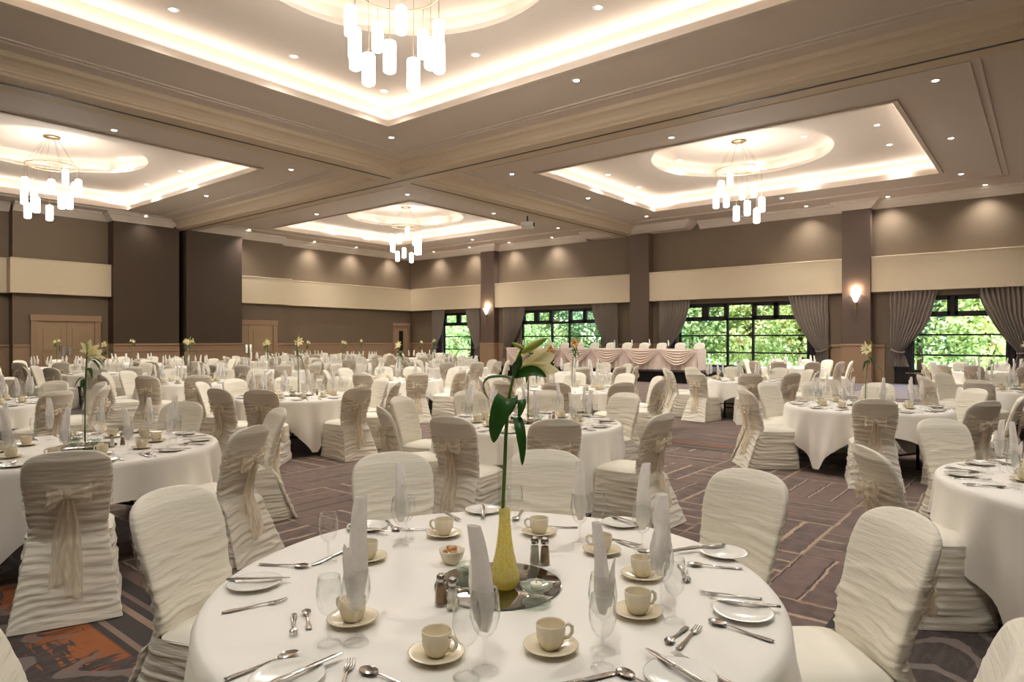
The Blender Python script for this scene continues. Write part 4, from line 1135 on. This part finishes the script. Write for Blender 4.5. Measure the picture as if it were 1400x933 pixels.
for (key, tx, ty, phrase, chairs, level, turn) in TB:
    full = level <= 2 and camd((tx, ty)) < 15.5
    short = phrase
    # --- table and cloth
    o = thing('round_table', 'round folding banquet table under %s cloth: %s' % ('a white', short), 'table', (tx, ty, 0), turn, 'round banquet tables')
    o['label'] = 'round black legged %s under its white cloth' % short
    put('tabletop', top_m, o)
    for m in leg_m: put('leg', m, o)
    for m in brace_m: put('brace', m, o)
    c = put('tablecloth', CLOTH[len(key) % 3], None, (tx, ty, 0), {'front': 1.12, 'nl': -.10, 're': .25, 'nr': .42, 'lc': .42, 'bf': .42}.get(key, turn))
    tag(c, 'white square cloth with drooping corners draped over %s' % short, 'tablecloth', 'white tablecloths')
    # --- chairs
    if chairs is None:
        off = rnd.uniform(0, 36); lst = [((k * 36 + off + rnd.uniform(-6, 6)), 1.12 + rnd.uniform(0, .14)) for k in range(10)]
    else: lst = chairs
    cpos = []
    for (a, dist) in lst:
        v = EL * math.cos(math.radians(a)) + ED * math.sin(math.radians(a))
        cpos.append((tx + v.x * dist, ty + v.y * dist, v))
    cpos = [q for q in cpos if camd(q) >= .35 and -420 <= pix(q) <= 1850]
    words = place_words(tx, ty, [(x, y) for x, y, _ in cpos])
    for (x, y, v), w in zip(cpos, words):
        rz = math.atan2(-v.y, -v.x) - PI / 2 + rnd.uniform(-.06, .06)
        place_chair((x, y, 0), rz, 'ivory chair with gauzy bow, %s of %s' % (w, short), 'covered banquet chairs', full)
    if level == 0: continue
    # --- centre piece
    vz = ZTOP + .006
    far = level == 3
    if not far and camd((tx, ty)) < 11:
        assemble('mirror_plate', MIRROR, 'round mirror plate at the middle of %s' % short, 'mirror plate', (tx, ty, vz), 0, 'mirror plates'); zc = vz + .0065
        for k, (nm, geo, nn) in enumerate((('salt_shaker', SALT, 'glass salt shaker'), ('pepper_shaker', PEPP, 'brown pepper shaker'))):
            q = EL * (.26 if k else .22) + ED * (.05 if k else -.02)
            assemble(nm, geo, '%s beside the mirror plate on %s' % (nn, short), 'shaker', (tx + q.x, ty + q.y, vz), 0, 'shakers')
        for k in (-1, 1):
            q = EL * (.11 * k) + ED * (-.06 * k)
            assemble('candle_holder', [('candle_holder', HOLD, [])], 'glass tealight holder, %s of the vase on %s' % ('left' if k < 0 else 'right', short), 'candle holder', (tx + q.x, ty + q.y, zc), 0, 'candle holders')
            assemble('tealight', CAND, 'white tealight in the holder %s of the vase on %s' % ('left' if k < 0 else 'right', short), 'candle', (tx + q.x, ty + q.y, zc + .0505), 0, 'tealights')
    else: zc = vz
    assemble('bud_vase', VASE, 'tall narrow glass vase at the middle of %s' % short, 'vase', (tx, ty, zc), 0, 'tall glass vases')
    lg = LILY_O if key == 'c1' else LILY[(len(key) + int(tx * 3)) % 4]
    assemble('lily', lg, '%s lily with green leaves in the vase on %s' % ('orange' if key == 'c1' else 'cream', short), 'flower', (tx, ty, zc), rnd.uniform(0, 6.28), 'lilies in vases')
    # --- place settings
    n = 10; off = rnd.uniform(0, 36); seats = []
    for k in range(n):
        a = math.radians(k * 36 + off); v = Vector((math.cos(a), math.sin(a), 0)); seats.append(v)
    seats = [v for v in seats if -50 < pix((tx + v.x * .60, ty + v.y * .60)) < 1450]
    words = place_words(tx, ty, [(tx + v.x, ty + v.y) for v in seats])
    C = Vector((tx, ty, vz))
    for v, w in zip(seats, words):
        t = Vector((-v.y, v.x, 0)); j = lambda s: rnd.uniform(-s, s); ang = math.atan2(v.y, v.x)
        place = '%s of %s' % (w, short)
        pg = C + v * (.60 + j(.02)) + t * (.10 + j(.02))
        tag(put('water_goblet', GOB_1, None, pg), 'stemmed water glass with napkin, %s' % place, 'glass', 'water glasses')
        npk = tag(put('napkin', NAP[rnd.randrange(6)], None, pg, rnd.uniform(0, 6.28)), 'tall rolled white napkin, %s' % place, 'napkin', 'rolled napkins')
        npk.rotation_euler.x = 0
        tag(put('side_plate', PLATE, None, C + v * (.79 + j(.015)) + t * (-.12 + j(.02))), 'white side plate, %s' % place, 'plate', 'side plates')
        if camd(C) < 20:
            tag(put('wine_glass', WIN_1, None, C + v * (.64 + j(.02)) + t * (.185 + j(.015))), 'empty wine glass, %s' % place, 'glass', 'wine glasses')
        if camd(C) < 16:
            pc = C + v * (.50 + j(.02)) + t * (-.02 + j(.03))
            tag(put('saucer', SAUCER, None, pc), 'cream saucer under cup, %s' % place, 'saucer', 'saucers')
            tag(put('coffee_cup', CUP_1, None, pc + Vector((0, 0, .0062)), rnd.uniform(0, 6.28)), 'cream coffee cup, %s' % place, 'cup', 'coffee cups')
        if camd(C) < 12.5:
            for kind, rr_, tt_, zz_ in (('fork', .865, -.005, 0), ('knife', .87, .16, 0), ('spoon', .865, .20, 0)):
                if kind == 'spoon' and camd(C) > 9.5: continue
                tag(put(kind, CUT[kind][1], None, C + v * rr_ + t * tt_ + Vector((0, 0, zz_)), ang + PI), 'steel %s, %s' % (kind, place), kind, 'table %s' % ('knives' if kind == 'knife' else kind + 's'))
            if camd(C) < 9.5:
                put_ = C + v * .86 + t * -.125 + Vector((0, 0, .0145))
                tag(put('knife', CUT['knife'][1], None, put_, ang + PI + .15), 'butter knife on side plate, %s' % place, 'knife', 'butter knives')
# ================================================================== FRONT TABLE, laid by hand
FT = 'the front table'; TC = Vector((1.71, 1.47, 0)); TZ = ZTOP + .006
def onT(px_, py_, z=TZ): return PZ(px_, py_, z)
def place2(pts, base, n_near_words=True):
    """unique place words for hand-laid things: ordered left to right"""
    o = sorted(range(len(pts)), key=lambda i: pts[i][0]); w = [None] * len(pts)
    for k, i in enumerate(o): w[i] = ORD[k]
    return w
GOB = [((487, 880), 0), ((548, 748), 1), ((663, 918), 2), ((793, 745), 3), ((824, 891), 4), ((878, 760), 5), ((904, 834), 1)]
NL = ['leaning tall rolled napkin in the glass beside the left cup', 'slim white napkin in the glass at the back left', 'twisted white napkin in the glass in front of the yellow vase',
      'slim white napkin in the glass at the back right', 'folded napkin with pointed collar in the glass right of the candle', 'straight white napkin in the glass at the far right back', 'wide rolled napkin in the glass at the right side']
for i, ((px_, py_), k) in enumerate(GOB):
    p = onT(px_, py_)
    assemble('water_goblet', GOB_P, 'stemmed water glass holding a napkin on %s, %s from left' % (FT, ORD[place2([g[0] for g in GOB], '').index(ORD[i]) if False else sorted(range(7), key=lambda q: GOB[q][0][0]).index(i)]), 'glass', p, 0, 'water glasses on the front table')
    n_ = tag(put('napkin', NAP[k], None, p, 1.1 * i), NL[i] + ' on ' + FT if len((NL[i] + ' on ' + FT).split()) <= 16 else NL[i] + ', front table', 'napkin', 'rolled napkins')
    if i == 0: n_.scale = (1.0, 1.0, 1.15); n_.location.z -= .015
    if i == 6: n_.scale = (1.2, 1.2, 1.05)
WG = [(450, 881), (449, 770), (556, 739), (638, 926), (704, 722), (816, 735), (824, 914), (922, 850)]
so = sorted(range(8), key=lambda q: WG[q][0] + WG[q][1] * .001)
for i, (px_, py_) in enumerate(WG):
    assemble('wine_glass', WIN_P, 'empty wine glass on %s, %s from left' % (FT, ORD[so.index(i)]), 'glass', onT(px_, py_), 0, 'wine glasses on the front table')
CP_ = [((502, 766), -2.6), ((482, 851), 2.6), ((597, 899), -.5), ((753, 889), .25), ((872, 841), .35), ((878, 790), 0), ((823, 756), 2.8), ((737, 731), 2.9), ((607, 733), 2.9)]
so = sorted(range(9), key=lambda q: CP_[q][0][0])
for i, ((px_, py_), a) in enumerate(CP_):
    p = onT(px_, py_); w = ORD[so.index(i)]; az = math.atan2(EL.y, EL.x) + a
    tag(put('saucer', SAUCER, None, p), 'round cream saucer under the %s cup from left on %s' % (w, FT), 'saucer', 'saucers')
    assemble('coffee_cup', CUP_P, 'empty cream coffee cup on %s, %s cup from left' % (FT, w), 'cup', p + Vector((0, 0, .0062)), az, 'coffee cups')
PL = [(348, 801), (502, 723), (661, 700), (989, 759), (1016, 841), (850, 718), (393, 932), (930, 930)]
PLL = ['white side plate at the left rim of', 'white side plate at the back left of', 'white side plate behind the yellow vase on', 'white side plate before the right back chair of', 'white side plate at the right rim of', 'white side plate at the back right of', 'white side plate cut by the bottom edge, left part of', 'white side plate cut by the bottom edge, right part of']
for i, (px_, py_) in enumerate(PL):
    tag(put('side_plate', PLATE, None, onT(px_, py_)), PLL[i] + ' ' + FT, 'plate', 'side plates')
# cutlery: kind, handle end px, working end px, lift, label
CL = [
 ('knife', (314, 800), (394, 798), .0152, 'butter knife across the side plate at the left rim of'),
 ('knife', (490, 727), (522, 731), .0152, 'butter knife across the side plate at the back left of'),
 ('knife', (661, 712), (660, 695), .0152, 'butter knife across the side plate behind the vase on'),
 ('knife', (983, 752), (932, 757), .0152, 'butter knife across the plate before the right back chair of'),
 ('knife', (1062, 838), (973, 827), .0152, 'butter knife across the side plate at the right rim of'),
 ('knife', (402, 932), (438, 916), .0152, 'butter knife across the plate cut off at bottom left of'),
 ('knife', (942, 933), (903, 909), .0152, 'butter knife across the plate cut off at bottom right of'),
 ('knife', (872, 722), (840, 712), .0152, 'butter knife across the side plate at the back right of'),
 ('fork', (303, 839), (393, 822), 0, 'long fork lying left of the leftmost glasses on'),
 ('spoon', (310, 930), (405, 895), 0, 'big spoon in the bottom left corner of'),
 ('dessert_fork', (402, 840), (401, 873), 0, 'short fork beside the small upright spoon at left of'),
 ('teaspoon', (424, 872), (417, 828), 0, 'small spoon pointing away from us at left of'),
 ('spoon', (363, 773), (413, 776), 0, 'spoon behind the left rim plate on'),
 ('knife', (470, 755), (434, 771), 0, 'knife lying under the leaning napkin on'),
 ('spoon', (529, 713), (543, 727), 0, 'spoon right of the back left plate on'),
 ('fork', (592, 725), (563, 725), 0, 'fork left of the back left cup on'),
 ('fork', (609, 700), (629, 714), 0, 'fork behind the back left cup on'),
 ('spoon', (714, 699), (704, 713), 0, 'spoon behind the yellow vase, right of its plate, on'),
 ('spoon', (775, 722), (745, 722), 0, 'spoon right of the back right cup on'),
 ('spoon', (560, 940), (507, 922), 0, 'spoon cut by the bottom edge near the middle of'),
 ('fork', (466, 945), (476, 918), 0, 'fork cut by the bottom edge left of middle on'),
 ('fork', (838, 738), (862, 744), 0, 'fork behind the straight back right napkin on'),
 ('spoon', (847, 742), (883, 757), 0, 'spoon left of the right hand saucers at the back of'),
 ('knife', (945, 750), (905, 756), 0, 'knife left of the plate by the right back chair on'),
 ('spoon', (1006, 778), (948, 774), 0, 'spoon in front of the right back plate on'),
 ('dessert_fork', (926, 769), (944, 800), 0, 'short fork lying beside the right side wine glass on'),
 ('teaspoon', (936, 773), (940, 806), 0, 'small spoon lying beside the right side wine glass on'),
 ('fork', (1042, 820), (956, 812), 0, 'long fork left of the right rim plate on'),
 ('spoon', (1055, 878), (971, 851), 0, 'big spoon below the right rim plate on'),
 ('teaspoon', (942, 856), (908, 886), 0, 'small spoon pointing to us at the right of'),
 ('dessert_fork', (924, 892), (958, 857), 0, 'short fork pointing away beside a spoon at right of'),
 ('fork', (1005, 940), (920, 895), 0, 'long fork at the bottom right corner of'),
 ('spoon', (905, 950), (866, 930), 0, 'spoon cut by the bottom edge at the right of'),
 ('knife', (772, 938), (824, 926), 0, 'knife cut by the bottom edge right of middle on'),
]
for kind, h, tip, lift, lab in CL:
    a, c = onT(*h), onT(*tip); m = (a + c) / 2; d = (c - a); d.z = 0; d.normalize()
    prt, me, L = CUT[kind]; p = m - d * (L / 2) + Vector((0, 0, lift)); p.z = TZ + lift
    nm = kind
    o = assemble(nm, prt, '%s %s' % (lab, FT), nm.replace('_', ' '), p, math.atan2(d.y, d.x), 'cutlery on the front table')
# mirror plate and what stands on it
MC = onT(681, 800)
assemble('mirror_plate', MIRROR, 'round mirror plate under the yellow filled vase on %s' % FT, 'mirror plate', MC, 0, 'mirror plates')
MZ = TZ + .0065
for (px_, py_, l) in ((642, 797, 'left'), (733, 825, 'right')):
    p = PZ(px_, py_, MZ)
    tag(put('candle_holder', HOLD, None, p), 'pale green glass tealight holder %s of the yellow vase on %s' % (l, FT), 'candle holder', 'candle holders')
    assemble('tealight', CAND, 'small tealight in the glass holder %s of the yellow vase on %s' % (l, FT), 'candle', p + Vector((0, 0, .0505)), 0, 'tealights')
for (px_, py_, geo, nm, lab) in ((603, 828, PEPP, 'pepper_shaker', 'brown pepper shaker left of the mirror plate on'), (619, 834, SALT, 'salt_shaker', 'clear salt shaker left of the mirror plate on')):
    assemble(nm, geo, lab + ' ' + FT, 'shaker', onT(px_, py_), 0, 'shakers')
for (px_, py_, geo, nm, lab) in ((731, 771, SALT, 'salt_shaker', 'clear salt shaker behind the mirror plate on'), (745, 772, PEPP, 'pepper_shaker', 'brown pepper shaker behind the mirror plate on')):
    assemble(nm, geo, lab + ' ' + FT, 'shaker', onT(px_, py_), 0, 'shakers')
p = onT(618, 770)
tag(put('sugar_bowl', BOWL, None, p), 'small cream bowl of brown sugar lumps on %s' % FT, 'bowl')
r_ = random.Random(3)
for k in range(12):
    a = r_.uniform(0, 6.28); q = r_.uniform(0, .027)
    o = tag(put('sugar_lump', CUBE, None, p + Vector((q * math.cos(a), q * math.sin(a), .034 + (.012 if q < .016 else .003)))), 'brown sugar lump in the small cream bowl on %s' % FT, 'sugar lump', 'sugar lumps in the bowl')
    o.rotation_euler = (r_.uniform(-.6, .6), r_.uniform(-.6, .6), a)
# bud vase filled with yellow gel, and its lily
vp = PZ(690, 805, MZ)
V2 = MB().lathe([(.001, .006), (.034, .0), (.040, .006), (.050, .025), (.050, .048), (.041, .08), (.033, .115), (.026, .16), (.0195, .22), (.0205, .30), (.023, .40), (.0275, .475)], 32)
o = assemble('bud_vase', [('glass', V2.mesh('glass', 'vaseglass'), [])], 'tall clear bud vase filled with yellow gel on %s' % FT, 'vase', vp, 0, 'tall glass vases')
g = MB().lathe([(.001, .008), (.036, .007), (.0485, .026), (.0485, .048), (.0395, .08), (.0315, .115), (.0245, .16), (.0182, .22), (.0185, .262), (.001, .266)], 28)
o = tag(put('gel_beads', g.mesh('gel_beads', 'gel'), None, vp), 'yellow gel beads filling the tall bud vase on %s' % FT, 'beads'); o['kind'] = 'stuff'
DV = camd(vp)
def Q(px_, py_, dd=0.0): return PD(px_, py_, DV + dd)
lo = thing('lily', 'tall cream lily with dark green leaves leaning over %s' % FT, 'flower', (0, 0, 0), 0, 'lilies in vases')
def smooth(pts, n=4):
    pts = [Vector(p) for p in pts]; out = []
    for i in range(len(pts) - 1):
        p0, p1, p2, p3 = pts[max(i - 1, 0)], pts[i], pts[i + 1], pts[min(i + 2, len(pts) - 1)]
        for k in range(n):
            t = k / n; out.append(.5 * ((2 * p1) + (p2 - p0) * t + (2 * p0 - 5 * p1 + 4 * p2 - p3) * t * t + (3 * p1 - p0 - 3 * p2 + p3) * t ** 3))
    return out + [pts[-1]]
st = smooth([Q(687, 706), Q(690, 640), Q(692, 590), Q(696, 545), Q(702, 515), Q(708, 490), Q(716, 475)])
part('stem', MB().tube(st, [.0058] * 10 + [.005] * (len(st) - 10), 8), 'stem', lo)
def lf(pts, w, fold=.3, side=None):
    m = MB(); pp = smooth(pts, 5); leaf(m, pp, w, side or EL, fold); return part('leaf', m, 'leaf', lo)
lf([Q(694, 568), Q(698, 547, .0), Q(688, 552, -.03), Q(678, 580, -.05), Q(675, 606, -.05)], .034, .25, EL + ED * .3)
lf([Q(699, 574), Q(706, 572, -.02), Q(711, 588, -.05), Q(714, 612, -.06), Q(714, 637, -.06)], .016, .4)
lf([Q(697, 560), Q(706, 548, -.01), Q(713, 549, -.03), Q(712, 560, -.04), Q(709, 571, -.04)], .014, .3)
lf([Q(701, 520), Q(690, 514, .02), Q(668, 515, .04), Q(660, 525, .05), Q(662, 538, .05), Q(669, 547, .05)], .009, .4, ED + Vector((0, 0, .6)))
lf([Q(704, 516), Q(716, 510, -.02), Q(732, 508, -.05), Q(747, 516, -.07)], .018, .3, Vector((0, 0, 1)) + ED * .4)
lf([Q(704, 518), Q(705, 505, -.02), Q(709, 497, -.03), Q(712, 486, -.03)], .014, .3)
fp = Q(708, 502); fd = (Q(745, 494, .01) - fp)
pe, sm_, an = flower(fp, fd, .125, 'petal', .46)
fo = part('flower', pe, 'petal', lo); part('stamen', sm_, 'stem', fo); part('anther', an, 'pollen', fo)
def bud(a, c, w):
    pp = smooth([a, a.lerp(c, .33), a.lerp(c, .7), c], 4); n = len(pp)
    return part('bud', MB().tube(pp, [max(.0012, w * math.sin(PI * (.12 + .86 * k / (n - 1))) ** .8) for k in range(n)], 10), 'bud', lo)
bud(Q(714, 482), Q(748, 462, -.02), .0125); bud(Q(716, 477), Q(700, 469, .0), .008)

# ================================================================== STAGE AND HEAD TABLE
SX0, SY0, SY1, SZ = 22.15, 9.2, 19.4, .46
o = thing('stage', 'low black skirted stage under the head table before the windows', 'stage', (SX0, (SY0 + SY1) / 2, 0))
part('deck', MB().bbox(0, 4.3, -(SY1 - SY0) / 2, (SY1 - SY0) / 2, SZ - .06, SZ, .01), 'stagetop', o, False)
sk = MB()
pth = [(4.2, -(SY1 - SY0) / 2 + .04), (.04, -(SY1 - SY0) / 2 + .04), (.04, (SY1 - SY0) / 2 - .04), (4.2, (SY1 - SY0) / 2 - .04)]
for (a, c) in zip(pth, pth[1:]):
    a = Vector(a + (0,)); c = Vector(c + (0,)); L = (c - a).length; nn = int(L / .03); nrm = Vector((-(c - a).y, (c - a).x, 0)).normalized()
    sk.grid(lambda u, t, a=a, c=c, L=L, nrm=nrm: a.lerp(c, u) + nrm * (.018 * math.sin(u * L * 40)) * (.4 + .6 * t) + Vector((0, 0, (SZ - .06) * (1 - t) + .005)), nn, 4)
part('skirt', sk, 'stage', o)
HX0, HX1, HY0, HY1, HZ = 22.45, 23.2, 9.75, 18.6, SZ + .78
o = thing('head_table', 'long head table with swagged blush cloth standing on the stage', 'table', (0, 0, 0))
part('tabletop', MB().bbox(HX0 + .02, HX1, HY0 + .02, HY1 - .02, HZ - .04, HZ - .008, .005), 'wood', o, False)
for k in range(6):
    y = HY0 + .4 + (HY1 - HY0 - .8) * k / 5
    for xx_ in (HX0 + .12, HX1 - .1): part('leg', MB().tube([(xx_, y, SZ + .004), (xx_, y, HZ - .04)], .02, 8), 'black', o)
o = thing('table_drape', 'blush white draped cloth with scalloped swags on the head table', 'tablecloth', (0, 0, 0))
d_ = MB(); d_.grid(lambda u, t: (HX0 + (HX1 - HX0) * t, HY0 + (HY1 - HY0) * u, HZ - .004), 60, 4)
def skirtf(u, t): return (HX0 - .015 + .014 * math.sin(u * 260) * t - .02 * t, HY0 + (HY1 - HY0) * u, (HZ - .006) * (1 - t) + (SZ + .01) * t)
d_.grid(skirtf, 420, 6)
for (yy, s) in ((HY0, -1), (HY1, 1)):
    d_.grid(lambda u, t, yy=yy, s=s: (HX0 + (HX1 - HX0) * u, yy + s * (.012 + .012 * math.sin(u * 40) * t), (HZ - .006) * (1 - t) + (SZ + .01) * t), 40, 5)
part('skirt', d_, 'pink', o)
ns = 6; sw = (HY1 - HY0) / ns
for k in range(ns):
    ya = HY0 + sw * k; s_ = MB()
    def swf(u, t, ya=ya):
        sag = (1 - (2 * u - 1) ** 2); z = HZ - .03 - (.06 + .50 * sag) * t * (.7 + .3 * sag) - .02 * sag
        fold = .025 * math.sin(t * 5.5 * 2 * PI) * sag
        return (HX0 - .05 - .05 * sag - fold - .03 * t * sag, ya + sw * u, z)
    s_.grid(swf, 36, 40); part('swag', s_, 'pink', o)
hc = 11
for k in range(hc):
    y = HY0 + .55 + (HY1 - HY0 - 1.1) * k / (hc - 1); lw_ = 'chair behind the head table on the stage, %s from right' % ORD[k]
    ch = place_chair((HX1 + .42, y, SZ), PI / 2, 'ivory covered ' + lw_, 'chairs behind the head table', False); ch.scale = (1, 1, 1.05)
    g0 = Vector((HX1 - .25, y + .03, HZ))
    tag(put('water_goblet', GOB_1, None, g0), 'stemmed glass holding a napkin on the head table, %s from right' % ORD[k], 'glass', 'water glasses')
    tag(put('napkin', NAP[k % 6], None, g0, k), 'rolled white napkin standing on the head table, %s from right' % ORD[k], 'napkin', 'rolled napkins')
# peach flowers before the head table
o = thing('flower_arrangement', 'peach flower arrangement fixed to the front of the head table', 'flowers', (HX0 - .1, 16.2, HZ))
fb = MB(); r_ = random.Random(5)
for k in range(14):
    pe, s2, an = flower((r_.uniform(-.1, .0), r_.uniform(-.2, .2), r_.uniform(-.32, .02)), (-1, r_.uniform(-.7, .7), r_.uniform(-.3, .7)), .13, 'petal', .6); fb.add(pe)
part('blossom', fb, 'petal_o', o)
lb_ = MB()
for k in range(12):
    a = r_.uniform(0, 6.28); b0 = Vector((.0, 0, -.12)); e = Vector((-.08, .3 * math.cos(a), -.12 + .3 * math.sin(a))); leaf(lb_, curve(b0, b0.lerp(e, .3), b0.lerp(e, .7) + Vector((-.04, 0, 0)), e, 7), .03, Vector((0, -math.sin(a), math.cos(a))))
part('greenery', lb_, 'leaf', o)

# ================================================================== CAMERA, WORLD, LIGHT
cam = bpy.data.cameras.new('camera'); co = bpy.data.objects.new('camera', cam); COL.objects.link(co)
co.location = (0, 0, CAMZ); co.rotation_euler = (PI / 2, 0, -math.atan2(ED.x, ED.y))
cam.sensor_width = 36; cam.lens = F / 1400 * 36; cam.shift_y = -(466.5 - HOR) / 1400; cam.clip_start = .05; cam.clip_end = 300
SC.camera = co
w = bpy.data.worlds.new('sky'); SC.world = w; w.use_nodes = True; nt = w.node_tree
bg = nt.nodes['Background']; sk_ = nt.nodes.new('ShaderNodeTexSky'); sk_.sky_type = 'NISHITA'; sk_.sun_elevation = math.radians(48); sk_.sun_rotation = math.radians(240); sk_.sun_disc = False
nt.links.new(sk_.outputs[0], bg.inputs[0]); bg.inputs[1].default_value = SKY
s = lamp('SUN', 'sun', (0, 0, 30), SUN, (1, .95, .86), angle=.01)
s.rotation_euler = Vector((.62, .25, -.75)).to_track_quat('-Z', 'Y').to_euler()
SC.view_settings.view_transform = 'Standard'; SC.view_settings.look = 'None'; SC.view_settings.gamma = 1; SC.view_settings.use_curve_mapping = False
SC.view_settings.exposure = EXPO
cy = SC.cycles
cy.max_bounces = 10; cy.diffuse_bounces = 4; cy.glossy_bounces = 4; cy.transmission_bounces = 6; cy.transparent_max_bounces = 24
cy.sample_clamp_indirect = 4.0; cy.caustics_reflective = False; cy.caustics_refractive = False; cy.use_denoising = True
for k, v in LABELS.items():
    if len(v) > 1 and 'sugar lump' not in k: print('DUPLICATE LABEL', k, len(v))
    if not 4 <= len(k.split()) <= 16: print('LABEL LENGTH', len(k.split()), k)
